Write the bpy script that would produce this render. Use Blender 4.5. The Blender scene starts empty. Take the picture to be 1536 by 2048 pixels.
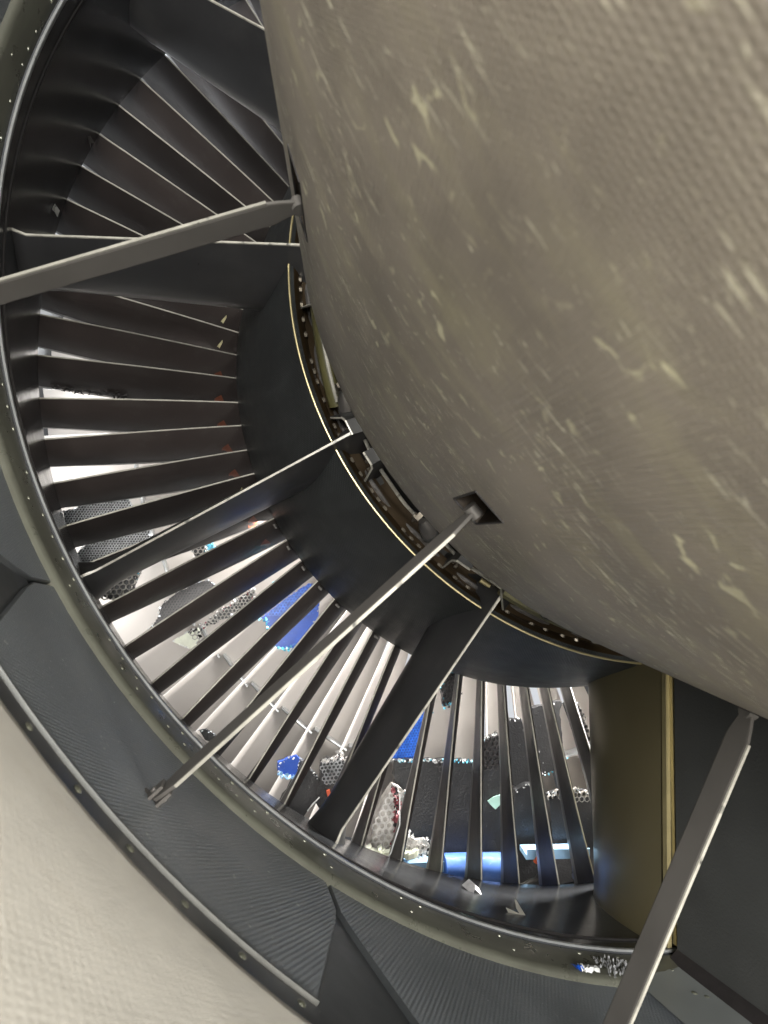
import bpy, math, random
from mathutils import Matrix, Vector

# ------------------------------------------------------------------ camera
S = 0.8                      # metres per unit (unit = duct radius at the guide vane tips)
AZ0 = 53.0                   # azimuth (degrees) that points straight down
scene = bpy.context.scene
col = scene.collection

cam_d = bpy.data.cameras.new('camera')
cam = bpy.data.objects.new('camera', cam_d)
col.objects.link(cam)
RIGHT = Vector((0.97252582, -0.23056312, -0.03215855))
DOWN = Vector((0.00650798, 0.16501416, -0.98626973))
FWD = Vector((0.23270404, 0.95896349, 0.16198103))
m = Matrix.Identity(4)
for i in range(3):
    m[i][0] = RIGHT[i]; m[i][1] = -DOWN[i]; m[i][2] = -FWD[i]
m.translation = Vector((-0.66569535, 0.0, -0.50163743)) * S
cam.matrix_world = m
cam_d.sensor_fit = 'VERTICAL'
cam_d.sensor_height = 36.0
cam_d.sensor_width = 27.0
cam_d.lens = 1230.63 / 2048 * 36.0
cam_d.clip_start = 0.005
cam_d.clip_end = 100.0
cam_d.dof.use_dof = True
cam_d.dof.focus_distance = 0.80
cam_d.dof.aperture_fstop = 13.0
scene.camera = cam

# ------------------------------------------------------------------ light
def P(az, z, r):
    a = math.radians(az - AZ0)
    return Vector((r * math.sin(a), z, -r * math.cos(a))) * S

world = bpy.data.worlds.new('World')
scene.world = world
world.use_nodes = True
wb = world.node_tree.nodes['Background']
wb.inputs[0].default_value = (0.92, 0.95, 1.0, 1)
wb.inputs[1].default_value = 0.75

def lamp(name, loc, target, size, power, colr, size_y=None):
    d = bpy.data.lights.new(name, 'AREA')
    d.energy = power; d.color = colr; d.shape = 'RECTANGLE'
    d.size = size; d.size_y = size_y or size
    o = bpy.data.objects.new(name, d)
    col.objects.link(o)
    o.location = loc
    o.rotation_euler = (Vector(target) - Vector(loc)).to_track_quat('-Z', 'Y').to_euler()
    return o

lamp('hangar_lamp', P(-20, -1.9, 0.95), P(10, 1.2, 0.85), 1.0, 260, (1.0, 0.98, 0.94))
lamp('hangar_lamp', P(75, -1.7, 1.25), P(10, 0.6, 0.8), 0.9, 90, (1.0, 0.94, 0.84))
lamp('fan_fill_lamp', P(-92, 1.42, 1.00), P(-25, 1.55, 0.85), 0.16, 105, (0.86, 0.93, 1.0), 0.08)  # added out of view to light the blades and streak the duct wall
lamp('fan_fill_lamp', P(105, 1.42, 0.93), P(35, 1.58, 0.85), 0.16, 60, (1.0, 0.96, 0.92), 0.10)  # added out of view to brighten the fan blades
for az_ in (-27, -9):              # unseen lamps added behind the outer lip to make glints on the blades
    lamp('hidden_glint_lamp', P(az_, 1.43, 1.105), P(az_ - 2, 1.62, 0.98), 0.05, 0.55, (1.0, 1.0, 1.0), 0.04)
for az_ in (-38, -6, 26, 56):      # unseen fill lamps added behind the inner duct wall to brighten the blades
    lamp('hub_fill_lamp', P(az_, 1.385, 0.612), P(az_, 1.62, 0.90), 0.22, 1.9, (1.0, 0.96, 0.92), 0.02)

scene.view_settings.view_transform = 'Standard'
scene.view_settings.look = 'None'
scene.view_settings.exposure = 0.0
scene.view_settings.gamma = 1.0
scene.render.engine = 'CYCLES'

# ------------------------------------------------------------------ helpers
rng = random.Random(7)

class MB:
    def __init__(self):
        self.v = []; self.f = []; self.uv = {}
    def vert(self, p, uv=None):
        self.v.append(tuple(p))
        if uv is not None: self.uv[len(self.v) - 1] = uv
        return len(self.v) - 1
    def face(self, *ids):
        self.f.append(tuple(ids))
    def quad(self, a, b, c, d):
        i = [self.vert(p) for p in (a, b, c, d)]
        self.f.append(tuple(i))
    def box(self, c, ax, ay, az_):
        """box from centre and three half-axis vectors"""
        c, ax, ay, az_ = map(Vector, (c, ax, ay, az_))
        i = [self.vert(c + sx * ax + sy * ay + sz * az_) for sz in (-1, 1) for sy in (-1, 1) for sx in (-1, 1)]
        for q in ((0, 2, 3, 1), (4, 5, 7, 6), (0, 1, 5, 4), (2, 6, 7, 3), (0, 4, 6, 2), (1, 3, 7, 5)):
            self.f.append(tuple(i[k] for k in q))
    def tube(self, pts, rad, n=8, cap=True):
        pts = [Vector(p) for p in pts]
        rads = rad if isinstance(rad, (list, tuple)) else [rad] * len(pts)
        rings = []
        up = None
        for k, p in enumerate(pts):
            d = (pts[min(k + 1, len(pts) - 1)] - pts[max(k - 1, 0)]).normalized()
            if up is None:
                up = Vector((0, 0, 1)) if abs(d.z) < 0.9 else Vector((1, 0, 0))
            s = d.cross(up).normalized(); u = s.cross(d).normalized(); up = u
            rings.append([self.vert(p + rads[k] * (math.cos(2 * math.pi * j / n) * s + math.sin(2 * math.pi * j / n) * u)) for j in range(n)])
        for a, b in zip(rings[:-1], rings[1:]):
            for j in range(n):
                self.f.append((a[j], a[(j + 1) % n], b[(j + 1) % n], b[j]))
        if cap:
            self.f.append(tuple(reversed(rings[0]))); self.f.append(tuple(rings[-1]))
    def ribbon(self, pts, wvec, t):
        """strip of sheet: polyline pts, swept by wvec, thickness t"""
        pts = [Vector(p) for p in pts]; w = Vector(wvec)
        rows = []
        for k, p in enumerate(pts):
            d = (pts[min(k + 1, len(pts) - 1)] - pts[max(k - 1, 0)]).normalized()
            n = d.cross(w).normalized() * t * 0.5
            rows.append([self.vert(q) for q in (p - n, p + n, p + n + w, p - n + w)])
        for a, b in zip(rows[:-1], rows[1:]):
            for j in range(4):
                self.f.append((a[j], a[(j + 1) % 4], b[(j + 1) % 4], b[j]))
        self.f.append(tuple(reversed(rows[0]))); self.f.append(tuple(rows[-1]))
    def grid(self, rows, closed=False, uvs=None):
        ids = [[self.vert(p, uvs[i][j] if uvs else None) for j, p in enumerate(r)] for i, r in enumerate(rows)]
        for i in range(len(ids) - 1):
            n = len(ids[i])
            for j in range(n if closed else n - 1):
                self.f.append((ids[i][j], ids[i][(j + 1) % n], ids[i + 1][(j + 1) % n], ids[i + 1][j]))
        return ids
    def mesh(self, name, origin=(0, 0, 0), smooth=True, angle=35):
        o = Vector(origin)
        me = bpy.data.meshes.new(name)
        me.from_pydata([tuple(Vector(p) - o) for p in self.v], [], self.f)
        me.validate()
        if self.uv:
            l = me.uv_layers.new(name='UVMap')
            for lp in me.loops:
                l.data[lp.index].uv = self.uv.get(lp.vertex_index, (0, 0))
        me.polygons.foreach_set('use_smooth', [smooth] * len(me.polygons))
        if smooth:
            me.set_sharp_from_angle(angle=math.radians(angle))
        return me
    def build(self, name, mat, parent=None, origin=(0, 0, 0), smooth=True, angle=35):
        me = self.mesh(name, origin, smooth, angle)
        me.materials.append(mat)
        es = getattr(self, 'edge_start', None)
        if es is not None:
            me.materials.append(M['filler'])
            for pi in range(es, len(me.polygons)): me.polygons[pi].material_index = 1
        return link(name, me, parent, origin)

def link(name, me, parent=None, loc=None):
    o = bpy.data.objects.new(name, me)
    col.objects.link(o)
    if parent is not None:
        o.parent = parent
        if loc is not None:
            o.location = Vector(loc) - Vector(ORIG.get(parent.name, (0, 0, 0)))
    elif loc is not None:
        o.location = loc
    ORIG[o.name] = tuple(loc) if loc is not None else (0, 0, 0)
    return o

ORIG = {}
def thing(name, loc, label, cat, group=None):
    o = bpy.data.objects.new(name, None)
    o.empty_display_size = 0.02
    col.objects.link(o)
    o.location = loc
    ORIG[o.name] = tuple(loc)
    tag(o, label, cat, group)
    return o

def tag(o, label, cat, group=None):
    o['label'] = label; o['category'] = cat
    if group: o['group'] = group
    return o

# local frame used for things repeated round the axis: X tangential, Y axial, Z = -radial
def L(da, z, r):
    a = math.radians(da)
    return Vector((r * math.sin(a), z, -r * math.cos(a))) * S

def place(o, az, z, r):
    o.location = P(az, z, r)
    o.rotation_euler = (0, -math.radians(az - AZ0), 0)

def revolve(mb, prof, a0, a1, n, uvr=0.9):
    rows = []; uvs = []
    s = 0.0
    for k, (z, r) in enumerate(prof):
        if k: s += math.hypot(z - prof[k - 1][0], r - prof[k - 1][1])
        rows.append([P(a0 + (a1 - a0) * j / n, z, r) for j in range(n + 1)])
        uvs.append([(math.radians(a0 + (a1 - a0) * j / n) * uvr * S, s * S) for j in range(n + 1)])
    return mb.grid(rows, uvs=uvs)

# ------------------------------------------------------------------ materials
def nodes_of(name):
    mt = bpy.data.materials.new(name); mt.use_nodes = True
    nt = mt.node_tree
    b = nt.nodes['Principled BSDF']
    return mt, nt, b

def ramp(nt, src, p0, p1, c0=(0, 0, 0, 1), c1=(1, 1, 1, 1)):
    r = nt.nodes.new('ShaderNodeValToRGB')
    r.color_ramp.elements[0].position = p0; r.color_ramp.elements[0].color = c0
    r.color_ramp.elements[1].position = p1; r.color_ramp.elements[1].color = c1
    nt.links.new(src, r.inputs[0])
    return r.outputs[0]

def coords(nt, uv=False, scale=(1, 1, 1), rot=(0, 0, 0)):
    tc = nt.nodes.new('ShaderNodeTexCoord')
    mp = nt.nodes.new('ShaderNodeMapping')
    mp.inputs['Scale'].default_value = scale
    mp.inputs['Rotation'].default_value = rot
    nt.links.new(tc.outputs['UV' if uv else 'Object'], mp.inputs[0])
    return mp.outputs[0]

def noise(nt, vec, scale, detail=4, rough=0.55, dist=0.0):
    n = nt.nodes.new('ShaderNodeTexNoise')
    n.inputs['Scale'].default_value = scale; n.inputs['Detail'].default_value = detail
    n.inputs['Roughness'].default_value = rough; n.inputs['Distortion'].default_value = dist
    nt.links.new(vec, n.inputs['Vector'])
    return n.outputs['Fac']

def mix(nt, fac, a, b):
    m_ = nt.nodes.new('ShaderNodeMix'); m_.data_type = 'RGBA'
    for s_, v in ((0, fac), (6, a), (7, b)):
        if isinstance(v, (float, int)): m_.inputs[s_].default_value = v
        elif isinstance(v, tuple): m_.inputs[s_].default_value = v
        else: nt.links.new(v, m_.inputs[s_])
    return m_.outputs[2]

def math_(nt, op, a, b=0.0):
    n = nt.nodes.new('ShaderNodeMath'); n.operation = op
    for s_, v in ((0, a), (1, b)):
        if isinstance(v, (float, int)): n.inputs[s_].default_value = v
        else: nt.links.new(v, n.inputs[s_])
    return n.outputs[0]

def c4(c): return (c[0], c[1], c[2], 1)

def make_mat(name, c, rough=0.5, metal=0.0, uv=False, var=0.25, vscale=6.0, grain=0.0, gscale=400.0,
             chips=None, chip_scale=(30, 30, 30), chip_at=0.68, streak=None, streak_scale=(3, 60, 3),
             weave=0.0, weave_rot=0.0, weave_scale=60.0, bump=0.0, spec=0.5, rvar=0.12, scratch=None, scratch_scale=(90, 420, 1), scratch_at=0.69, objrand=0.0):
    """painted / bare metal: mottled tone, directional wear, chips, optional woven relief"""
    mt, nt, b = nodes_of(name)
    vec = coords(nt, uv)
    n1 = noise(nt, vec, vscale, 6, 0.6)
    lo = tuple(x * (1 - var) for x in c); hi = tuple(min(1, x * (1 + var)) for x in c)
    colr = mix(nt, ramp(nt, n1, 0.3, 0.7), c4(lo), c4(hi))
    if streak:
        n2 = noise(nt, coords(nt, uv, streak_scale), 1.0, 5, 0.6, 0.3)
        colr = mix(nt, math_(nt, 'MULTIPLY', ramp(nt, n2, 0.5, 0.8), 0.55), colr, c4(streak))
    if chips:
        n3 = noise(nt, coords(nt, uv, chip_scale), 1.0, 3, 0.5, 0.8)
        gate = ramp(nt, noise(nt, vec, vscale * 2.1, 3), 0.40, 0.62, (0.15, 0.15, 0.15, 1))
        colr = mix(nt, math_(nt, 'MULTIPLY', ramp(nt, n3, chip_at, chip_at + 0.06), gate), colr, c4(chips))
    if scratch:
        for rz in (0.75, -0.5):      # sparser marks running other ways
            n5 = noise(nt, coords(nt, uv, (scratch_scale[0] * 1.6, scratch_scale[1] * 0.8, 1), (0, 0, rz)), 1.0, 3, 0.6, 1.2)
            colr = mix(nt, math_(nt, 'MULTIPLY', ramp(nt, n5, scratch_at + 0.05, scratch_at + 0.12), 0.8), colr, c4(scratch))
        dk = noise(nt, vec, vscale * 5, 4, 0.6)
        colr = mix(nt, math_(nt, 'MULTIPLY', ramp(nt, dk, 0.56, 0.75), 0.45), colr, c4(lo))
        n4 = noise(nt, coords(nt, uv, scratch_scale, (0, 0, 0.15)), 1.0, 2, 0.5, 0.9)
        patch = ramp(nt, noise(nt, vec, vscale * 1.3, 2), 0.45, 0.6)
        colr = mix(nt, math_(nt, 'MULTIPLY', ramp(nt, n4, scratch_at, scratch_at + 0.05), patch), colr, c4(scratch))
    if objrand:
        oi = nt.nodes.new('ShaderNodeObjectInfo')
        hs = nt.nodes.new('ShaderNodeHueSaturation')
        nt.links.new(math_(nt, 'ADD', math_(nt, 'MULTIPLY', oi.outputs['Random'], 2 * objrand), 1 - objrand), hs.inputs['Value'])
        nt.links.new(colr, hs.inputs['Color']); colr = hs.outputs['Color']
    nt.links.new(colr, b.inputs['Base Color'])
    rn = noise(nt, vec, vscale * 4, 4, 0.6)
    nt.links.new(math_(nt, 'ADD', math_(nt, 'MULTIPLY', math_(nt, 'SUBTRACT', rn, 0.5), rvar * 2), rough), b.inputs['Roughness'])
    b.inputs['Metallic'].default_value = metal
    b.inputs['Specular IOR Level'].default_value = spec
    h = None
    if grain:
        h = math_(nt, 'MULTIPLY', noise(nt, vec, gscale, 3, 0.6), grain)
    if weave:
        w = nt.nodes.new('ShaderNodeTexWave'); w.wave_type = 'BANDS'; w.bands_direction = 'X'
        w.inputs['Scale'].default_value = weave_scale; w.inputs['Distortion'].default_value = 1.5
        w.inputs['Detail'].default_value = 2; w.inputs['Detail Scale'].default_value = 3
        nt.links.new(coords(nt, uv, (1, 1, 1), (0, 0, weave_rot)), w.inputs['Vector'])
        w2 = nt.nodes.new('ShaderNodeTexWave'); w2.wave_type = 'BANDS'; w2.bands_direction = 'Y'
        w2.inputs['Scale'].default_value = weave_scale * 1.15; w2.inputs['Distortion'].default_value = 1.2
        nt.links.new(coords(nt, uv, (1, 1, 1), (0, 0, weave_rot + 0.1)), w2.inputs['Vector'])
        ww = math_(nt, 'MULTIPLY', math_(nt, 'MULTIPLY', w.outputs['Fac'], math_(nt, 'ADD', w2.outputs['Fac'], 0.35)), weave)
        ww = math_(nt, 'MULTIPLY', ww, ramp(nt, noise(nt, vec, 5.0, 2), 0.35, 0.6))
        h = ww if h is None else math_(nt, 'ADD', h, ww)
    if bump:
        bb = math_(nt, 'MULTIPLY', noise(nt, vec, 25.0, 4, 0.6), bump)
        h = bb if h is None else math_(nt, 'ADD', h, bb)
    if h is not None:
        bp = nt.nodes.new('ShaderNodeBump')
        bp.inputs['Strength'].default_value = 1.0; bp.inputs['Distance'].default_value = 0.001
        nt.links.new(h, bp.inputs['Height']); nt.links.new(bp.outputs[0], b.inputs['Normal'])
    return mt

M = {}
M['cowl'] = make_mat('cowl_paint', (0.200, 0.179, 0.152), 0.50, uv=True, var=0.30, vscale=8, grain=0.12, gscale=500,
                     streak=(0.33, 0.31, 0.20), streak_scale=(12, 30, 1), chips=(0.50, 0.48, 0.34), chip_scale=(80, 110, 1), chip_at=0.625,
                     scratch=(0.52, 0.50, 0.40), scratch_scale=(60, 420, 1), scratch_at=0.615, weave=0.15, weave_scale=125, weave_rot=0.0, bump=0.15)
M['inner_panel'] = make_mat('inner_panel', (0.0112, 0.0122, 0.0120), 0.47, spec=0.35, uv=True, var=0.3, vscale=8, grain=0.25, gscale=500,
                            streak=(0.03, 0.033, 0.033), streak_scale=(30, 8, 1), chips=(0.16, 0.16, 0.15), chip_scale=(60, 60, 1), chip_at=0.80, weave=0.25, weave_scale=90, weave_rot=0.7)
M['duct'] = make_mat('duct_dark_metal', (0.085, 0.09, 0.097), 0.22, 0.65, uv=True, var=0.25, vscale=6, streak=(0.15, 0.155, 0.16), streak_scale=(5, 25, 1),
                     chips=(0.30, 0.31, 0.31), chip_scale=(40, 90, 1), chip_at=0.80, bump=0.35, rvar=0.10)
M['olive'] = make_mat('olive_primer', (0.082, 0.083, 0.066), 0.30, 0.3, uv=True, var=0.2, vscale=10, streak=(0.15, 0.155, 0.12), streak_scale=(10, 60, 1),
                      chips=(0.04, 0.042, 0.028), chip_scale=(110, 110, 1), chip_at=0.74, bump=0.4)
M['door'] = make_mat('blocker_panel', (0.125, 0.138, 0.150), 0.42, uv=True, var=0.25, vscale=7, grain=0.5, gscale=450,
                     streak=(0.17, 0.18, 0.185), streak_scale=(14, 14, 1), chips=(0.46, 0.47, 0.46), chip_scale=(210, 210, 1), chip_at=0.685,
                     weave=0.42, weave_scale=100, weave_rot=0.5, bump=0.3)
M['filler'] = make_mat('filler_panel', (0.035, 0.038, 0.040), 0.34, uv=True, var=0.3, vscale=9, streak=(0.08, 0.085, 0.085), streak_scale=(16, 9, 1), chips=(0.3, 0.3, 0.29), chip_scale=(80, 80, 1), chip_at=0.78)
M['cream'] = make_mat('sleeve_paint', (0.62, 0.60, 0.545), 0.5, uv=True, var=0.13, vscale=11, streak=(0.52, 0.48, 0.41), streak_scale=(9, 30, 1), weave=0.06, weave_scale=85, weave_rot=0.6, grain=0.12, bump=0.3)
M['rail'] = make_mat('edge_rail', (0.065, 0.067, 0.063), 0.38, 0.3, var=0.25, vscale=20)
M['link'] = make_mat('link_metal', (0.075, 0.070, 0.064), 0.48, 0.30, var=0.15, vscale=14, streak=(0.07, 0.065, 0.06), streak_scale=(30, 30, 6), bump=0.2)
M['edge'] = make_mat('lit_edge', (0.27, 0.26, 0.225), 0.40, 0.25, var=0.30, vscale=40, objrand=0.35, chips=(0.05, 0.05, 0.045), chip_scale=(60, 60, 60), chip_at=0.60)  # pale tone paints the aft light on edges; also used for pale pipes
M['vane'] = make_mat('vane_composite', (0.0225, 0.0180, 0.0165), 0.50, spec=0.34, objrand=0.45, var=0.22, vscale=9, streak=(0.050, 0.046, 0.042), streak_scale=(14, 14, 14), chips=(0.15, 0.14, 0.13), chip_scale=(110, 110, 110), chip_at=0.735, grain=0.2)
M['vane_le'] = make_mat('vane_leading_metal', (0.13, 0.125, 0.12), 0.36, 0.5, var=0.2, vscale=20, chips=(0.05, 0.045, 0.04), chip_scale=(120, 120, 120), chip_at=0.70)
M['seam'] = make_mat('black_sealant', (0.012, 0.010, 0.010), 0.6, var=0.3, vscale=60, bump=1.5)
M['strut'] = make_mat('strut_paint', (0.028, 0.028, 0.029), 0.33, 0.15, var=0.25, vscale=8, streak=(0.06, 0.058, 0.055), streak_scale=(14, 14, 14), chips=(0.2, 0.2, 0.19), chip_scale=(90, 90, 90), chip_at=0.79)
M['gold'] = make_mat('olive_gold_skin', (0.165, 0.142, 0.078), 0.32, 0.55, var=0.08, vscale=5, chips=(0.30, 0.25, 0.13), chip_scale=(70, 70, 70), chip_at=0.80, rvar=0.04)
M['brass'] = make_mat('brass_seal', (0.27, 0.23, 0.12), 0.36, 0.55, var=0.2, vscale=20)
M['bronze'] = make_mat('bronze_flange', (0.022, 0.014, 0.006), 0.4, 0.5, var=0.3, vscale=12)
M['bifurcation'] = make_mat('bifurcation_panel', (0.027, 0.028, 0.0265), 0.55, var=0.25, vscale=6, streak=(0.04, 0.04, 0.038), streak_scale=(8, 4, 14), chips=(0.015, 0.015, 0.015), chip_scale=(22, 22, 22), chip_at=0.74, grain=0.3)
M['plate'] = make_mat('floor_plate', (0.20, 0.215, 0.21), 0.4, 0.2, uv=True, var=0.15, vscale=10, bump=0.3)
M['blade'] = make_mat('fan_titanium', (0.54, 0.51, 0.478), 0.30, 0.35, var=0.06, vscale=4, rvar=0.05)
M['shroud'] = make_mat('shroud_metal', (0.33, 0.34, 0.34), 0.32, 0.6, var=0.2, vscale=15)
M['case'] = make_mat('fan_case', (0.028, 0.027, 0.026), 0.5, uv=True, var=0.3, vscale=6)
M['core'] = make_mat('core_dark', (0.010, 0.010, 0.009), 0.6, var=0.3, vscale=10)
M['black'] = make_mat('black_laminate', (0.016, 0.016, 0.017), 0.42, var=0.3, vscale=16, grain=0.9, gscale=260, chips=(0.16, 0.16, 0.155), chip_scale=(170, 170, 170), chip_at=0.68, bump=0.8)
M['cellgrey'] = make_mat('honeycomb_grey', (0.28, 0.285, 0.29), 0.45, 0.2, var=0.5, vscale=60)
M['cellpale'] = make_mat('honeycomb_pale', (0.36, 0.34, 0.31), 0.5, 0.1, var=0.5, vscale=60)
M['cellwhite'] = make_mat('honeycomb_white', (0.50, 0.48, 0.46), 0.5, 0.0, var=0.45, vscale=60)
M['celldark'] = make_mat('honeycomb_dark', (0.05, 0.045, 0.045), 0.45, 0.0, var=0.5, vscale=60)
M['red'] = make_mat('red_fibre', (0.22, 0.05, 0.06), 0.6, 0.0, var=0.6, vscale=90)
M['white'] = make_mat('white_fibre', (0.50, 0.51, 0.50), 0.55, var=0.25, vscale=60)
M['cyan'] = make_mat('cyan_film', (0.10, 0.42, 0.56), 0.45, var=0.5, vscale=60)
M['blue'] = make_mat('blue_film', (0.008, 0.07, 0.42), 0.38, var=0.2, vscale=30, chips=(0.10, 0.30, 0.70), chip_scale=(220, 220, 220), chip_at=0.66)
M['bluedot'] = make_mat('blue_dimples', (0.02, 0.13, 0.60), 0.35, var=0.5, vscale=120)
M['bluetube'] = make_mat('blue_wrap', (0.075, 0.17, 0.50), 0.35, var=0.18, vscale=25, streak=(0.25, 0.36, 0.62), streak_scale=(30, 60, 60), chips=(0.5, 0.6, 0.8), chip_scale=(160, 160, 160), chip_at=0.72)
M['lightblue'] = make_mat('pale_blue_plastic', (0.30, 0.50, 0.72), 0.35, var=0.12, vscale=30)
M['mint'] = make_mat('mint_label', (0.42, 0.66, 0.56), 0.5, var=0.12, vscale=40)
M['cream_foam'] = make_mat('cream_foam', (0.70, 0.72, 0.60), 0.6, var=0.15, vscale=60)
M['orange'] = make_mat('orange_clip', (0.75, 0.13, 0.05), 0.4, var=0.1, vscale=60)
M['hose'] = make_mat('olive_hose', (0.050, 0.046, 0.018), 0.35, 0.2, var=0.2, vscale=30)
M['steel'] = make_mat('bright_steel', (0.55, 0.55, 0.52), 0.3, 0.8, var=0.2, vscale=40)
M['darksteel'] = make_mat('dark_steel', (0.09, 0.085, 0.08), 0.35, 0.7, var=0.3, vscale=40)
M['bolt'] = make_mat('bolt_metal', (0.13, 0.115, 0.09), 0.35, 0.7, var=0.3, vscale=60)
M['foil'] = make_mat('aluminium_foil', (0.45, 0.45, 0.45), 0.35, 0.6, var=0.3, vscale=80)
M['tagyellow'] = make_mat('yellow_tag', (0.62, 0.58, 0.33), 0.5, var=0.25, vscale=120)
M['tagrust'] = make_mat('rust_mark', (0.11, 0.03, 0.012), 0.5, var=0.4, vscale=120)
M['rivet'] = make_mat('rivet_metal', (0.16, 0.165, 0.13), 0.35, 0.4, var=0.15, vscale=60)

# ------------------------------------------------------------------ large structure
# fan case round the debris and the fan
mb = MB(); revolve(mb, [(1.118, 1.012), (1.118, 1.135), (2.5, 1.15)], -180, 180, 120, 1.1)
o = mb.build('fan_case', M['case'], origin=P(53, 1.5, 1.13))
tag(o, 'dark round fan case wall under the torn debris, ahead of the guide vanes', 'engine case')

# outer duct wall (glossy dark) between olive ring and vane tips
ow = thing('outer_duct_wall', P(0, 0.9, 0.99), 'glossy dark outer duct wall ring with streaked reflections, at the guide vane tips', 'duct wall')
mb = MB()
prof = [(0.786, 0.975), (0.781, 0.9615), (0.7825, 0.9585), (0.79, 0.9592)]
prof += [(0.79 + (1.104 - 0.79) * t / 10, 0.9592 + (1.0 - 0.9592) * (t / 10) ** 1.05) for t in range(1, 11)]
prof += [(1.107, 1.0015), (1.1085, 1.006), (1.106, 1.010), (0.80, 0.982)]
revolve(mb, prof, -180, 180, 240, 0.98)
mb.build('wall_skin', M['duct'], ow, origin=P(0, 0.9, 0.99))
mb = MB()   # bright rolled bead along the aft edge
revolve(mb, [(0.7815, 0.9583), (0.783, 0.9562), (0.7865, 0.9556), (0.790, 0.9570), (0.791, 0.9596)], -180, 180, 240, 0.98)
mb.build('edge_bead', M['shroud'], ow, origin=P(0, 0.79, 0.957))
mb = MB()   # raised seam a little way forward
revolve(mb, [(0.822, 0.9640), (0.823, 0.9612), (0.827, 0.9615), (0.828, 0.9648)], -180, 180, 240, 0.98)
mb.build('seam_strip', M['seam'], ow, origin=P(0, 0.825, 0.962))

# olive ring
ring = thing('olive_ring', P(0, 0.75, 0.965), 'olive green riveted ring between dark duct wall and blocker panels', 'ring')
mb = MB()
revolve(mb, [(0.722, 0.984), (0.726, 0.9685), (0.7295, 0.9650), (0.735, 0.9638), (0.750, 0.9622), (0.765, 0.9606), (0.776, 0.9597), (0.7805, 0.9603), (0.782, 0.972)], -180, 180, 240, 0.98)
mb.build('ring_skin', M['olive'], ring, origin=P(0, 0.75, 0.965))
rm = MB()
rows = [[Vector((rr * S * math.cos(t * math.pi / 4), rr * S * math.sin(t * math.pi / 4), hh * S)) for t in range(8)]
        for rr, hh in ((0.0036, -0.0008), (0.0034, 0.0006), (0.0021, 0.0014), (0.0003, 0.0016))]
rm.grid(rows, closed=True)
rivet_me = rm.mesh('rivet'); rivet_me.materials.append(M['rivet'])
def rivet(parent, az, z, r, sc=1.0):
    o = bpy.data.objects.new('rivet', rivet_me); col.objects.link(o); o.parent = parent
    o.location = P(az, z, r) - Vector(ORIG[parent.name])
    o.rotation_euler = (0, -math.radians(az - AZ0), 0)
    o.scale = (sc, sc, sc)
a = -64.0
while a < 46:
    if rng.random() < 0.6: rivet(ring, a + rng.uniform(-.12, .12), 0.771, 0.9599, rng.uniform(0.6, 0.85))
    if rng.random() < 0.25: rivet(ring, a + 0.5, 0.748, 0.9623, 0.6)
    a += 1.62

# under-skin behind the blocker panels
mb = MB(); revolve(mb, [(0.74, 0.995), (0.36, 0.988)], -180, 180, 120, 0.98)
o = mb.build('duct_backing', M['core'], origin=P(0, 0.55, 0.99))
tag(o, 'black backing skin showing only in the gaps between blocker panels', 'duct wall')

# near cream sleeve
sl = thing('translating_sleeve', P(0, 0.2, 0.96), 'pale cream woven-texture sleeve wall close by, aft of dark blocker panels', 'sleeve')
mb = MB()
revolve(mb, [(0.395, 0.985), (0.3965, 0.9625), (0.393, 0.9600), (0.385, 0.9592), (0.3, 0.956), (0.1, 0.953), (-0.1, 0.955), (-0.32, 0.965), (-0.33, 0.99)], -180, 180, 160, 0.96)
mb.build('sleeve_skin', M['cream'], sl, origin=P(0, 0.2, 0.96))

# core cowl, with the link pocket cut out of the skin
cowl = thing('core_cowl', P(3, 0.7, 0.594), 'large grey-brown scuffed core cowl bulging across the duct', 'cowl')
CS = 0.195
def cr(z):
    return 0.5939 + CS * (0.6963 - max(z, 0.02))
pockets = [(2.95, 5.55), (-22.75, -20.15), (29.25, 31.85)]
azs = []
a = -180.0
while a < 180.01:
    azs.append(a); a += 2.0
for p0, p1 in pockets:
    azs = [x for x in azs if not (p0 - 0.6 < x < p1 + 0.6)] + [p0, (p0 + p1) / 2, p1]
azs.sort()
zs = [0.700, 0.6985, 0.6963, 0.692, 0.68, 0.64, 0.60, 0.56, 0.52, 0.484, 0.445, 0.405, 0.34, 0.30, 0.25, 0.2, 0.15, 0.1, 0.05, 0.0, -0.1, -0.3, -0.6]
rr = {0.700: 0.560, 0.6985: 0.5885, 0.6963: 0.5925}
mb = MB()
ids = [[mb.vert(P(az, z, rr.get(z, cr(z))), (math.radians(az) * 0.65 * S, -z * S)) for az in azs] for z in zs]
for i in range(len(zs) - 1):
    for j in range(len(azs) - 1):
        zc = (zs[i] + zs[i + 1]) / 2; ac = (azs[j] + azs[j + 1]) / 2
        if 0.405 < zc < 0.484 and any(p0 < ac < p1 for p0, p1 in pockets): continue
        mb.face(ids[i][j], ids[i][j + 1], ids[i + 1][j + 1], ids[i + 1][j])
mb.build('cowl_skin', M['cowl'], cowl, origin=P(3, 0.7, 0.594))
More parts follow.
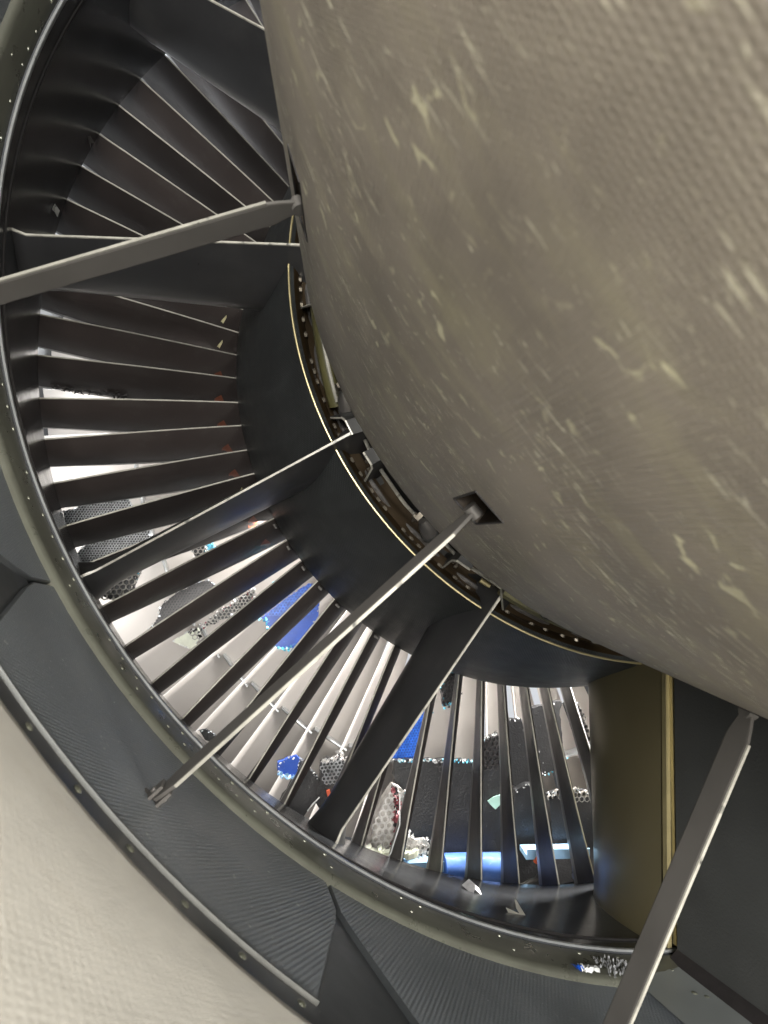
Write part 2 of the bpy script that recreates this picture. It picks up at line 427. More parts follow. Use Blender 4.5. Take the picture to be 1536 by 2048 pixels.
for p0, p1 in pockets:
    mb = MB()
    def q(az, z, dr): return P(az, z, cr(z) + dr)
    top = [q(p0, .484, 0.0003), q(p1, .484, 0.0003), q(p1, .405, 0.0003), q(p0, .405, 0.0003)]
    bot = [q(p0 + .4, .478, -0.030), q(p1 - .4, .478, -0.030), q(p1 - .4, .435, -0.026), q(p0 + .4, .435, -0.026)]
    for k in range(4):
        mb.quad(top[k], top[(k + 1) % 4], bot[(k + 1) % 4], bot[k])
    mb.quad(*bot)
    mb.build('link_pocket', M['bronze'], cowl, origin=q(p0, .45, 0), smooth=False)
    mb = MB()
    ins = [(p0, .484), (p1, .484), (p1, .405), (p0, .405)]
    pts_ = []
    for k in range(4):
        (a0_, z0), (a1_, z1) = ins[k], ins[(k + 1) % 4]
        for t in range(6): pts_.append(q(a0_ + (a1_ - a0_) * t / 6, z0 + (z1 - z0) * t / 6, 0.0))
    mb.tube(pts_ + [pts_[0]], 0.0008, 6)
    mb.build('pocket_seal', M['seam'], cowl, origin=q(p0, .45, 0))
mb = MB(); revolve(mb, [(0.700, 0.578), (0.706, 0.576), (0.708, 0.570), (0.700, 0.562)], -180, 180, 180, 0.6)
mb.build('front_seal', M['core'], cowl, origin=P(3, 0.7, 0.57))

# inner duct wall ahead of the cowl
iw = thing('inner_duct_wall', P(0, 1.0, 0.62), 'black curved inner duct wall panel between guide vane roots and brass lip', 'duct wall')
mb = MB()
prof = [(0.846, 0.586), (0.842, 0.5925), (0.841, 0.5946)]
prof += [(0.841 + 0.386 * t / 12, 0.5946 + 0.0741 * math.sin(t / 12 * math.pi / 2) ** 1.0 * (0.55) + 0.0741 * 0.45 * t / 12) for t in range(1, 13)]
prof += [(1.232, 0.6675), (1.235, 0.662), (1.235, 0.60), (1.40, 0.58), (1.46, 0.52)]
revolve(mb, prof, -180, 180, 240, 0.62)
mb.build('wall_skin', M['inner_panel'], iw, origin=P(0, 1.0, 0.62))
mb = MB(); revolve(mb, [(0.8445, 0.5915), (0.8418, 0.5920), (0.8402, 0.5934), (0.8405, 0.5948), (0.8418, 0.5954), (0.8432, 0.5951)], -180, 180, 240, 0.6)
mb.build('brass_lip', M['brass'], iw, origin=P(0, 0.84, 0.594))
mb = MB(); revolve(mb, [(0.845, 0.588), (0.852, 0.580), (0.868, 0.572), (0.872, 0.556), (0.90, 0.55), (0.905, 0.53)], -180, 180, 180, 0.57)
mb.build('bronze_flange', M['bronze'], iw, origin=P(0, 0.86, 0.57))

# core case deep in the gap
mb = MB(); revolve(mb, [(0.50, 0.50), (0.76, 0.515), (0.95, 0.525), (1.45, 0.50)], -180, 180, 120, 0.5)
o = mb.build('core_case', M['core'], origin=P(0, 0.8, 0.51))
tag(o, 'black core casing deep inside the slot beside the cowl edge', 'engine case')

# fan rotor: hub here, blades further down
rotor = thing('fan_rotor', P(53, 1.5, 0.02), 'fan rotor of pale titanium blades with midspan shrouds, seen through the guide vanes', 'fan')
mb = MB(); revolve(mb, [(1.46, 0.02), (1.465, 0.40), (1.47, 0.47), (1.50, 0.485), (1.72, 0.45), (1.9, 0.3), (2.05, 0.02)], -180, 180, 96, 0.45)
mb.build('hub', M['shroud'], rotor, origin=P(53, 1.5, 0.02))

# ------------------------------------------------------------------ bifurcation, gold strut, floor plate
BA = 46.3
bif = thing('bifurcation_wall', P(BA, 0.4, 0.97), 'flat matt dark grey bifurcation wall right of the olive gold fairing', 'wall')
mb = MB()
rows = []
for i in range(9):
    r = 0.55 + (0.985 - 0.55) * i / 8
    rows.append([P(BA + (0.9 if i < 8 else 0.9), 0.772, r)] + [P(BA + 0.3 + 1.2 * (k / 10), 0.772 - 1.0 * k / 10, r) for k in range(11)])
mb.grid(rows)
mb.grid([[P(BA + 0.9, .772, r), P(BA + 11, .772, r)] for r in (0.5, 0.985)])
mb.build('side_panel', M['bifurcation'], bif, origin=P(BA, 0.4, 0.97), smooth=False)
mb = MB()
for k in range(10):
    z0, z1 = 0.772 - k * 0.06, 0.772 - (k + 1) * 0.06
    a0_, a1_ = BA + 0.3 + 1.2 * (0.772 - z0), BA + 0.3 + 1.2 * (0.772 - z1)
    mb.quad(P(a0_ - .05, z0, .95), P(a1_ - .05, z1, .95), P(a1_ - 0.9, z1, .964), P(a0_ - 0.9, z0, .964))
mb.build('corner_seal', M['seam'], bif, origin=P(BA, 0.5, 0.96))

gs = thing('fairing_strut', P(50, 0.95, 0.985), 'broad olive gold fairing strut with brass edge strip below the inner wall', 'strut')
mb = MB()
rows = []
for i in range(13):
    r = 0.54 + (1.02 - 0.54) * i / 12
    fl = 1 + 0.35 * max(0, (r - 0.955) / 0.05) ** 2 * 0.2
    row = []
    hw = r * math.tan(math.radians(53 - BA)) * fl
    for k in range(17):
        t = k / 16 * math.pi / 2
        row.append((-hw * math.cos(t) ** 0.92, 0.795 + 0.285 * math.sin(t)))
    row = row + [(-x, z) for x, z in reversed(row[:-1])]
    rows.append([Vector((x, z, -math.sqrt(max(r * r - x * x, 0)))) * S for x, z in row])
mb.grid(rows)
mb.build('fairing_skin', M['gold'], gs, origin=P(50, 0.95, 0.985), angle=60)
mb = MB()
mb.box(P(BA + .25, 0.7895, 0.765), P(BA + .25, 0, 0.19), Vector((0, 0.0035, 0)), (P(BA + 1, .8, .8) - P(BA, .8, .8)) * 0.22)
mb.build('edge_strip', M['brass'], gs, origin=P(BA, 0.79, 0.77), smooth=False)
mb = MB()
mb.box(P(BA + .7, 0.7825, 0.765), P(BA + .7, 0, 0.185), Vector((0, 0.0030, 0)), (P(BA + 1, .8, .8) - P(BA, .8, .8)) * 0.16)
mb.build('edge_strip', M['brass'], gs, origin=P(BA, 0.78, 0.77), smooth=False)

fp = thing('floor_plate', P(45, 0.6, 0.965), 'narrow light grey floor plate along the foot of the bifurcation wall', 'plate')
mb = MB()
rows, uvs = [], []
for k in range(13):
    z = 0.774 - 0.75 * k / 12
    a0_ = 41.0 + 1.0 * k / 12 + (0 if k else -1.5); a1_ = BA + 0.1 + 1.2 * (0.772 - z)
    rows.append([P(a0_ + (a1_ - a0_) * j / 6, z, 0.9645 - 0.0005 * j) for j in range(7)])
    uvs.append([(j * 0.01, z * S) for j in range(7)])
mb.grid(rows, uvs=uvs)
mb.build('plate_skin', M['plate'], fp, origin=P(45, 0.6, 0.965))
for az, z in ((44.6, 0.70), (45.2, 0.692)):
    rivet(fp, az, z, 0.9635, 1.2)

# ------------------------------------------------------------------ blocker panels
DP = 26.2
def panel_grid(mb, fa0, fa1, z0, z1, r0, r1, n=14, mz=8, th=0.012):
    rows, uvs = [], []
    for i in range(mz + 1):
        t = i / mz; z = z0 + (z1 - z0) * t; r = r0 + (r1 - r0) * t
        a0_, a1_ = fa0(t), fa1(t)
        rows.append([P(a0_ + (a1_ - a0_) * j / n, z, r) for j in range(n + 1)])
        uvs.append([(math.radians(a0_ + (a1_ - a0_) * j / n) * 0.97 * S, z * S) for j in range(n + 1)])
    ids = mb.grid(rows, uvs=uvs)
    # rolled edges going outward
    edge = [ids[0][j] for j in range(n + 1)] + [ids[i][n] for i in range(1, mz + 1)] + [ids[mz][j] for j in range(n - 1, -1, -1)] + [ids[i][0] for i in range(mz - 1, 0, -1)]
    cen = sum((Vector(mb.v[k]) for k in edge), Vector()) / len(edge)
    mb.edge_start = len(mb.f)
    prev = edge
    for dr, gr in ((0.0012, 0.0015), (th, 0.0018)):
        new = []
        for k in edge:
            p = Vector(mb.v[k]); rad = Vector((p.x, 0, p.z)).normalized()
            out = (p - cen); out -= rad * out.dot(rad); out.normalize()
            new.append(mb.vert(p + rad * dr * S + out * gr * S, mb.uv[k]))
        for k in range(len(edge)):
            k2 = (k + 1) % len(edge)
            mb.face(prev[k], prev[k2], new[k2], new[k])
        prev = new

dlab = {-3: 'dark blocker panel high up beyond the upper drag link, mostly out of view',
        -2: 'dark blocker panel above the long flat upper drag link',
        -1: 'dark glossy blocker panel beside the left door gap, catching bright white reflections',
        0: 'large dark grey woven blocker panel holding the lower end of the slim drag link',
        1: 'dark grey ribbed-weave blocker panel by the floor plate, below the blue foil scrap'}
for k in range(-3, 2):
    c = 4.3 + DP * k
    d = thing('blocker_panel', P(c, 0.6, 0.97), dlab[k], 'panel', 'blocker panels round the outer duct')
    mb = MB()
    ra = 11.9 if k < 1 else 11.2
    panel_grid(mb, lambda t: c - 12.9 + (0.6 - min(t, .3) * 2) * 0 + max(0, t - 0.28) * 4.9, lambda t: c + 12.9 - max(0, t - 0.28) * 4.9 * (1 if k < 1 else 0.3), 0.728, 0.446, 0.9725, 0.9676)
    mb.build('panel_skin', M['door'], d, origin=P(c, 0.6, 0.97), angle=50)
    mb = MB()
    wa = 9.4
    for j in range(20):
        b0, b1 = c - wa + 2 * wa * j / 20, c - wa + 2 * wa * (j + 1) / 20
        for (z0, r0), (z1, r1) in (((0.4445, 0.969), (0.4440, 0.9658)), ((0.4440, 0.9658), (0.4420, 0.9657)), ((0.4420, 0.9657), (0.4415, 0.969))):
            mb.quad(P(b0, z0, r0), P(b1, z0, r0), P(b1, z1, r1), P(b0, z1, r1))
    mb.build('edge_rail', M['rail'], d, origin=P(c, 0.42, 0.966))
    mb = MB(); panel_grid(mb, lambda t: c - wa, lambda t: c + wa, 0.4385, 0.3985, 0.9680, 0.9672, 14, 1)
    mb.build('fastener_strip', M['filler'], d, origin=P(c, 0.405, 0.967))
    for j in range(7):
        rivet(d, c - 8.6 + 2.85 * j, 0.4285, 0.9676, 0.9)
for k in range(-3, 1):
    c = 4.3 + DP * (k + 0.5)
    f = thing('filler_panel', P(c, 0.5, 0.97), ('small dark wedge filler panel in the gap at the end of the left blocker panel' if k == -1 else
              'small dark wedge filler panel with raised edge between two lower blocker panels' if k == 0 else ('dark wedge filler panel beside the olive ring above the upper drag link' if k == -2 else 'dark wedge filler panel at the top of the duct beside the topmost strut')), 'panel',
              'wedge filler panels between the blocker panels')
    mb = MB()
    panel_grid(mb, lambda t: c - 0.7 - 4.2 * t, lambda t: c + 0.7 + 4.2 * t, 0.655, 0.402, 0.9760, 0.9715, 8, 8)
    mb.build('panel_skin', M['filler'], f, origin=P(c, 0.5, 0.97), angle=50)
    mb = MB()
    mb.ribbon([P(c - 0.6 - 3.0 * t, 0.632 - 0.19 * t, 0.9745 - 0.0045 * t) for t in (0, .25, .5, .75, 1)], P(c, 0, 0.972) - P(c, 0, 0.966), 0.003)
    mb.build('edge_rail', M['rail'], f, origin=P(c, 0.5, 0.97))

# ------------------------------------------------------------------ drag links
llab = {-1: 'long flat grey drag link with pale upper edge crossing in front of the upper strut',
        0: 'slim pale grey drag link from the cowl pocket to the woven blocker panel',
        1: 'wide flat brown-grey drag link crossing in front of the olive gold fairing'}
def make_link(az, k):
    z0, r0, z1, r1 = 0.452, 0.632, 0.538, 0.971
    t = thing('drag_link', P(az, z1, r1), llab[k], 'link', 'drag links from cowl to blocker panels')
    o_ = L(0, z1, r1)
    d = (L(0, z1, r1) - L(0, z0, r0)); dn = d.normalized()
    w = dn.cross(Vector((1, 0, 0))).normalized()
    if w.y < 0: w = -w                      # w points forward
    n = Matrix.Rotation(math.radians({-1: 12, 0: -10, 1: -7}[k]), 3, dn) @ Vector((1, 0, 0))   # bar sits a little twisted on its pins
    w = Matrix.Rotation(math.radians({-1: 12, 0: -10, 1: -7}[k]), 3, dn) @ w
    hw, th = 0.0112 * S, 0.0017 * S
    mb = MB()
    st = []
    for s, sc in ((0.03, 0.45), (0.07, 0.8), (0.10, 1.0), (0.92, 1.0), (0.96, 0.7), (0.985, 0.35)):
        p = L(0, z0, r0) + d * s
        ring_ = []
        for x, y in ((-1, -0.86), (-0.8, -1), (0.8, -1), (1, -0.86), (1, 0.9), (0.8, 1), (-0.8, 1), (-1, 0.9)):
            ring_.append(p + n * x * th + w * y * hw * sc)
        st.append(ring_)
    mb.grid(st, closed=True)
    mb.face(*range(7, -1, -1)); mb.face(*range(len(mb.v) - 8, len(mb.v)))
    a = mb.build('bar', M['link'], None, origin=o_, smooth=False); a.parent = t; a.location = (0, 0, 0)
    mb = MB()                               # aft edge with its light painted in pale, a hair proud of the bar
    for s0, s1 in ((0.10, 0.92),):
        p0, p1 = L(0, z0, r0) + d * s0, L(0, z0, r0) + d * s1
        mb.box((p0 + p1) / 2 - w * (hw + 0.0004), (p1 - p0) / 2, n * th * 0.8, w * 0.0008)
    a = mb.build('lit_edge', M['edge'], None, origin=o_, smooth=False); a.parent = t; a.location = (0, 0, 0)
    mb = MB()
    p = L(0, z0, r0) + d * 0.03
    mb.tube([p - n * 0.0042, p + n * 0.0042], 0.0048, 12)
    a = mb.build('pivot_eye', M['link'], None, origin=o_); a.parent = t; a.location = (0, 0, 0)
    mb = MB()
    p = L(0, z0, r0) + d * 0.975
    mb.box(p + n * 0.0034, n * 0.0010, w * 0.0042, dn * 0.007)
    mb.box(p - n * 0.0034, n * 0.0010, w * 0.0042, dn * 0.007)
    mb.tube([p - n * 0.0058, p + n * 0.0058], 0.0018, 8)
    mb.box(p + dn * 0.007, n * 0.007, w * 0.007, dn * 0.0012)
    a = mb.build('clevis', M['link'], None, origin=o_); a.parent = t; a.location = (0, 0, 0)
    t.rotation_euler = (0, -math.radians(az - AZ0), 0)
for k, az in ((-1, -21.4), (0, 4.3), (1, 30.6)):
    make_link(az, k)

# ------------------------------------------------------------------ struts
def make_strut(az, te_root, te_tip, chords, label):
    t = thing('duct_strut', P(az, te_tip[0], te_tip[1]), label, 'strut', 'struts across the duct')
    o_ = L(0, *te_tip)
    mb = MB(); te = MB()
    rows = []; terows = []
    N = 16
    for i in range(N + 1):
        s = i / N
        r = te_root[1] + (te_tip[1] - te_root[1]) * s
        z = te_root[0] + (te_tip[0] - te_root[0]) * s
        chord = chords[0] + (chords[1] - chords[0]) * s
        fl = 1 + 0.8 * max(0, (s - 0.90) / 0.10) ** 2 + 0.9 * max(0, (0.22 - s) / 0.22) ** 2
        z -= 0.022 * max(0, (s - 0.93) / 0.07) ** 2
        sec = []
        for u in (0, .06, .15, .3, .45, .6, .75, .87, .95, .985):
            th = (0.0018 + 0.0165 * math.sin(min(1, u * 1.15) * math.pi * 0.62)) * (1 if u < .87 else math.sqrt(max(0, (1 - u) / .13))) * (fl if u > 0.03 else 1 + (fl - 1) * 0.5)
            sec.append((th, z + chord * u))
        sec2 = [(x, zz) for x, zz in sec] + [(0, z + chord)] + [(-x, zz) for x, zz in reversed(sec)]
        rows.append([Vector((x * S, zz * S, -r * S)) for x, zz in sec2])
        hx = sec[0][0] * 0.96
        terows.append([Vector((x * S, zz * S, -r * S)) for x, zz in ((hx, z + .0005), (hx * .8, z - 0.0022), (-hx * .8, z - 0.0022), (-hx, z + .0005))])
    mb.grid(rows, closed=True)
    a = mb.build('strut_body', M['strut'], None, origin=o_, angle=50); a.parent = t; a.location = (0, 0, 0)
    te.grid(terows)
    a = te.build('trailing_edge', M['edge'], None, origin=o_, angle=60); a.parent = t; a.location = (0, 0, 0)  # pale material paints light from aft along the strut edge
    t.rotation_euler = (0, -math.radians(az - AZ0), 0)
make_strut(-69.0, (0.80, 0.545), (0.87, 0.985), (0.20, 0.13), 'dark duct strut high up, top edge running into the cowl')
make_strut(-38.9, (0.80, 0.545), (0.875, 0.980), (0.20, 0.13), 'dark duct strut with pale edge crossing behind the upper flat drag link')
make_strut(-10.6, (0.80, 0.545), (0.970, 0.990), (0.22, 0.10), 'glossy dark duct strut above the coarse pale honeycomb scrap')
make_strut(20.8, (0.80, 0.545), (0.970, 0.990), (0.22, 0.10), 'dark duct strut beside the white honeycomb block and blue sheet')

# ------------------------------------------------------------------ guide vanes
VP = 4.314
def vane_pt(u, s, side):
    """u 0 trailing .. 1 leading, s 0 root .. 1 tip"""
    r = 0.615 + (1.075 - 0.615) * s
    f = (r - 0.6687) / (1.0 - 0.6687)
    z = 1.227 + (1.107 - 1.227) * f + 0.118 * u
    dte = -0.95 * (1 - f)
    dle = dte + 3.3 + (1.0 - 3.3) * f
    da = dte + (dle - dte) * u + (0.55 * math.sin(u * math.pi)) * (1.0 - 0.3 * f)
    th = (0.0011 + 0.0058 * math.sin(min(1, u * 1.1 + .02) * math.pi * 0.75)) * (1 if u < .9 else math.sqrt(max(0, (1 - u) / .1)))
    return L(da, z, r) + Vector((side * th * S, 0, 0))
ORG_V = L(0, 1.227, 0.6687)
def strip(us, ns=12, close=(False, False)):
    mb = MB()
    rows = []
    for i in range(ns + 1):
        s = i / ns
        rows.append([vane_pt(u, s, 1) for u in us] + [vane_pt(u, s, -1) for u in reversed(us)])
    mb.grid(rows, closed=True)
    return mb
vb = strip([0.012, 0.1, 0.25, 0.4, 0.55, 0.7, 0.78]).mesh('vane_body', ORG_V, True, 50); vb.materials.append(M['vane'])
vl = strip([0.795, 0.86, 0.92, 0.97, 1.0]).mesh('leading_edge', ORG_V, True, 50); vl.materials.append(M['vane_le'])
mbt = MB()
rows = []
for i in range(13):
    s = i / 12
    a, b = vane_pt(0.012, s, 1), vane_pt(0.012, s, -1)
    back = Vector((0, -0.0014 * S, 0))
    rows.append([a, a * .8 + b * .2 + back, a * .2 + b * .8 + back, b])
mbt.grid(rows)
vt = mbt.mesh('trailing_edge', ORG_V, True, 60); vt.materials.append(M['edge'])  # pale colour stands for aft light catching the vane edge
ms = MB()
rs = random.Random(3)
prevq = None
for i in range(41):
    s = i / 40
    j = 0.012 * rs.random()
    row = [vane_pt(0.772 - j, s, 1) + Vector((.0003, 0, 0)), vane_pt(0.80, s, 1) + Vector((.0003, 0, 0))]
    row2 = [vane_pt(0.772 - j, s, -1) - Vector((.0003, 0, 0)), vane_pt(0.80, s, -1) - Vector((.0003, 0, 0))]
    if prevq:
        ms.quad(prevq[0][0], prevq[0][1], row[1], row[0]); ms.quad(prevq[1][1], prevq[1][0], row2[0], row2[1])
    prevq = (row, row2)
vs = ms.mesh('sealant_line', ORG_V, False); vs.materials.append(M['seam'])
mc = MB()
p = vane_pt(0.05, (0.672 - 0.615) / 0.46, 1)
mc.box(p + Vector((0.008, 0.006, 0)), (0.004, 0, 0), (0, 0.006, 0.002), (0, 0.0004, 0.0016))
vc = mc.mesh('root_clip', ORG_V, False); vc.materials.append(M['link'])

def tagmesh(kind):
    mb = MB()
    s0 = (0.70 - 0.615) / 0.46
    pts = {'long': [(0.20, 0.0), (0.32, .006), (0.72, .018), (0.80, .008), (0.66, -.004)],
           'small': [(0.35, 0.0), (0.45, .010), (0.75, .012), (0.82, .002), (0.6, -.006)]}[kind]
    ids = [mb.vert(vane_pt(u, s0 + ds * 3.0, 1) + Vector((0.0007, 0, 0))) for u, ds in pts]
    mb.face(*ids)
    me = mb.mesh('tag', ORG_V, False)
    return me
tl = tagmesh('long'); tl.materials.append(M['tagyellow'])
tr_ = tagmesh('small'); tr_.materials.append(M['tagrust'])

vane_az = [-47.4 + VP * k for k in range(-11, 25)]
for k, az in enumerate(vane_az):
    if az > 57: break
    ordn = ['first', 'second', 'third', 'fourth', 'fifth', 'sixth', 'seventh', 'eighth', 'ninth']
    if az < -69.0: lab = ordn[max(0, min(8, int((-69.0 - az) / VP)))] + ' dark guide vane beyond the topmost duct strut, leading away from the upper drag link'
    elif az < -38.9: lab = ordn[int((-38.9 - az) / VP)] + ' dark guide vane above the strut behind the upper drag link'
    elif az < -10.6: lab = ordn[int((-10.6 - az) / VP)] + ' dark guide vane above the glossy strut, counted up from it'
    elif az < 20.8: lab = ordn[int((az + 10.6) / VP)] + ' slim dark guide vane below the glossy strut, counted down from it'
    else: lab = ordn[int((az - 20.8) / VP)] + ' slim upright guide vane from the strut beside the white honeycomb towards the gold fairing'
    kk = round((az + 47.4) / VP)
    if kk == 0: lab = 'dark guide vane with yellow tag near its root, just under the upper strut'
    if kk == 1: lab = 'second dark guide vane with yellow tag, one below the topmost tagged vane'
    if kk == 3: lab = 'dark guide vane chewed black at its tip, rust mark near its root'
    if kk == 5: lab = 'dark guide vane with rust mark, right above the long white glint'
    if kk == 7: lab = 'dark guide vane with yellow chip at its root, above the glossy strut'
    az += rng.uniform(-0.14, 0.14)
    v = thing('guide_vane', P(az, 1.227, 0.6687), lab, 'guide vane', 'guide vanes across the duct')
    v.rotation_euler = (0, -math.radians(az - AZ0), 0)
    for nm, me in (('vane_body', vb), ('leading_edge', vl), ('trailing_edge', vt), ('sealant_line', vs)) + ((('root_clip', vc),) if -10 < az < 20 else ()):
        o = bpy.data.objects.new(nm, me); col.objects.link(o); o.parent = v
    if kk in (0, 1, 7):
        o = bpy.data.objects.new('tag', tl); col.objects.link(o); o.parent = v
    if kk == 3:
        mb = MB(); rs = random.Random(21)
        for q_ in range(90):
            s_ = rs.uniform(0.58, 0.84); u_ = rs.uniform(0.62, 0.80) - abs(s_ - .72) * .2
            c_ = vane_pt(u_, s_, 1) + Vector((rs.uniform(0, .004), 0, 0))
            mb.face(*[mb.vert(c_ + Vector((rs.uniform(-.004, .004), rs.uniform(-.006, .006), rs.uniform(-.008, .008)))) for _ in range(3)])
        o = mb.build('chewed_tip', M['seam'], None, origin=ORG_V, smooth=False); o.parent = v; o.location = (0, 0, 0); o['kind'] = 'stuff'
    if kk in (2, 3, 4, 5, 6, 8, 9):
        o = bpy.data.objects.new('rust_mark', tr_); col.objects.link(o); o.parent = v

# ------------------------------------------------------------------ fan blades
BPITCH = 6.0
def blade_pt(u, s, side):
    r = 0.46 + (1.122 - 0.46) * s
    beta = math.radians(26 + 36 * s)
    c = 0.15 + 0.03 * s
    x = (u - 0.5) * c * math.sin(beta); z = 1.60 + (0.5 - u) * c * math.cos(beta) * -1
    bul = 0.018 * (1 - (2 * u - 1) ** 2)
    x += -bul * math.cos(beta); z += bul * math.sin(beta)
    th = 0.0030 * (1 - (2 * u - 1) ** 4) + 0.0006
    return Vector(((x + side * th * math.cos(beta)) * S, (z - side * th * math.sin(beta)) * S, -math.sqrt(max(r * r - x * x, 0)) * S))
ORG_B = Vector((0, 1.60, -0.46)) * S
mb = MB()
rows = [[blade_pt(u / 10, s / 16, 1) for u in range(11)] + [blade_pt(u / 10, s / 16, -1) for u in range(10, -1, -1)] for s in range(17)]
mb.grid(rows, closed=True)
bm_ = mb.mesh('airfoil', ORG_B, True, 50); bm_.materials.append(M['blade'])
mb = MB()
s_ = (0.915 - 0.46) / (1.122 - 0.46)
half = math.radians(BPITCH / 2)
rows = []
for j in range(9):
    t = -1 + 2 * j / 8
    a = t * half * 0.985
    w = 0.020 + 0.012 * abs(t)
    zc = 1.585 + 0.0 * t
    rr_ = 0.915 + 0.006 * t
    sec = [(zc - w, rr_ - .002), (zc - w, rr_ + .002), (zc, rr_ + .0055), (zc + w, rr_ + .002), (zc + w, rr_ - .002), (zc, rr_ - .0055)]
    rows.append([Vector((r * math.sin(a), z, -r * math.cos(a))) * S for z, r in sec])
mb.grid(rows, closed=True); mb.face(*range(5, -1, -1)); mb.face(*range(len(mb.v) - 6, len(mb.v)))
bs_ = mb.mesh('midspan_shroud', ORG_B, True, 40); bs_.materials.append(M['shroud'])
for k in range(-20, 17):
    az = 3.2 + BPITCH * (k + 0.5)
    b = bpy.data.objects.new('fan_blade', bm_); col.objects.link(b); b.parent = rotor
    b.location = P(az, 1.60, 0.46) - Vector(ORIG[rotor.name])
    b.rotation_euler = (0, -math.radians(az - AZ0), 0)
    o = bpy.data.objects.new('midspan_shroud', bs_); col.objects.link(o); o.parent = b

# ------------------------------------------------------------------ debris
def inside(p, poly):
    x, y = p; c = False
    n = len(poly)
    for i in range(n):
        (x0, y0), (x1, y1) = poly[i], poly[(i + 1) % n]
        if (y0 > y) != (y1 > y) and x < (x1 - x0) * (y - y0) / (y1 - y0) + x0: c = not c
    return c

def rough_outline(poly, amp, seg, rs):
    out = []
    n = len(poly)
    for i in range(n):
        a, b = Vector(poly[i]), Vector(poly[(i + 1) % n])
        k = max(1, int((b - a).length / seg))
        nn = Vector((-(b - a).y, (b - a).x)).normalized()
        for j in range(k):
            p = a + (b - a) * j / k
            if j: p = p + nn * rs.uniform(-amp, amp)
            out.append((p.x, p.y))
    return out

def slab(mb, poly, z, th, rs, tilt=(0, 0), bow=0.0):
    cx = sum(p[0] for p in poly) / len(poly); cz = sum(p[1] for p in poly) / len(poly)
    def zz(x, y): return z + tilt[0] * (x - cx) + tilt[1] * (y - cz) + bow * ((x - cx) ** 2)
    f = [mb.vert(Vector((x, zz(x, y), y)) * S) for x, y in poly]
    cf = mb.vert(Vector((cx, zz(cx, cz), cz)) * S)
    g = [mb.vert(Vector((x, zz(x, y) + th, y)) * S) for x, y in poly]
    cg = mb.vert(Vector((cx, zz(cx, cz) + th, cz)) * S)
    n = len(poly)
    for i in range(n):
        j = (i + 1) % n
        mb.face(cf, f[i], f[j]); mb.face(cg, g[j], g[i]); mb.face(f[i], g[i], g[j], f[j])
    return zz

def cells(poly, z, pitch, depth, rs, zz, wall=0.80, jit=0.0, lift=0.0, keep=1.0):
    """open hexagonal cells standing on a backing"""
    mb = MB()
    xs = [p[0] for p in poly]; ys = [p[1] for p in poly]
    row = 0
    y = min(ys)
    while y < max(ys):
        x = min(xs) + (pitch / 2 if row % 2 else 0)
        while x < max(xs):
            if inside((x, y), poly) and rs.random() < keep:
                ro = pitch / math.sqrt(3) * 1.0; ri = ro * wall
                h = depth * (1 - jit * rs.random())
                z0 = zz(x, y) + lift; top = z0 - h
                jx, jy = rs.uniform(-.12, .12) * pitch * (jit > 0.2), rs.uniform(-.12, .12) * pitch * (jit > 0.2)
                O = []; I = []; B = []
                for k in range(6):
                    an = math.pi / 3 * k + math.pi / 6
                    ca, sa = math.cos(an), math.sin(an)
                    O.append(mb.vert(Vector((x + jx + ro * ca, top, y + jy + ro * sa)) * S))
                    I.append(mb.vert(Vector((x + jx + ri * ca, top, y + jy + ri * sa)) * S))
                    B.append(mb.vert(Vector((x + ri * ca, z0 - 0.0008, y + ri * sa)) * S))
                Bo = [mb.vert(Vector((x + ro * math.cos(math.pi / 3 * k + math.pi / 6), z0, y + ro * math.sin(math.pi / 3 * k + math.pi / 6))) * S) for k in range(6)]
                for k in range(6):
                    q = (k + 1) % 6
                    mb.face(O[k], O[q], I[q], I[k]); mb.face(I[k], I[q], B[q], B[k]); mb.face(O[q], O[k], Bo[k], Bo[q])
            x += pitch
        y += pitch * math.sqrt(3) / 2; row += 1
    return mb

def shards(poly, zz, n, size, rs, edges=None):
    """torn fibres and film flakes along the broken edge"""
    mb = MB()
    m_ = len(poly)
    n = int(n * 0.75); size *= 0.85
    for _ in range(n):
        i = rs.choice(edges) if edges else rs.randrange(m_)
        a, b = Vector(poly[i]), Vector(poly[(i + 1) % m_])
        t = rs.random(); p = a + (b - a) * t
        q = []
        p = p + Vector((rs.uniform(-1, 1), rs.uniform(-1, 1))) * size * 0.8
        cz = zz(p.x, p.y) - rs.uniform(0.001, 0.010)
        an = rs.uniform(0, 6.28)
        for k in range(rs.choice((3, 4))):
            an += rs.uniform(1.0, 2.0)
            rr_ = size * rs.uniform(0.35, 1.0)
            q.append(Vector((p.x + rr_ * math.cos(an), cz + rs.uniform(-1, 1) * size * 0.7, p.y + rr_ * math.sin(an))) * S)
        ids = [mb.vert(v) for v in q]
        mb.face(*ids)
    return mb

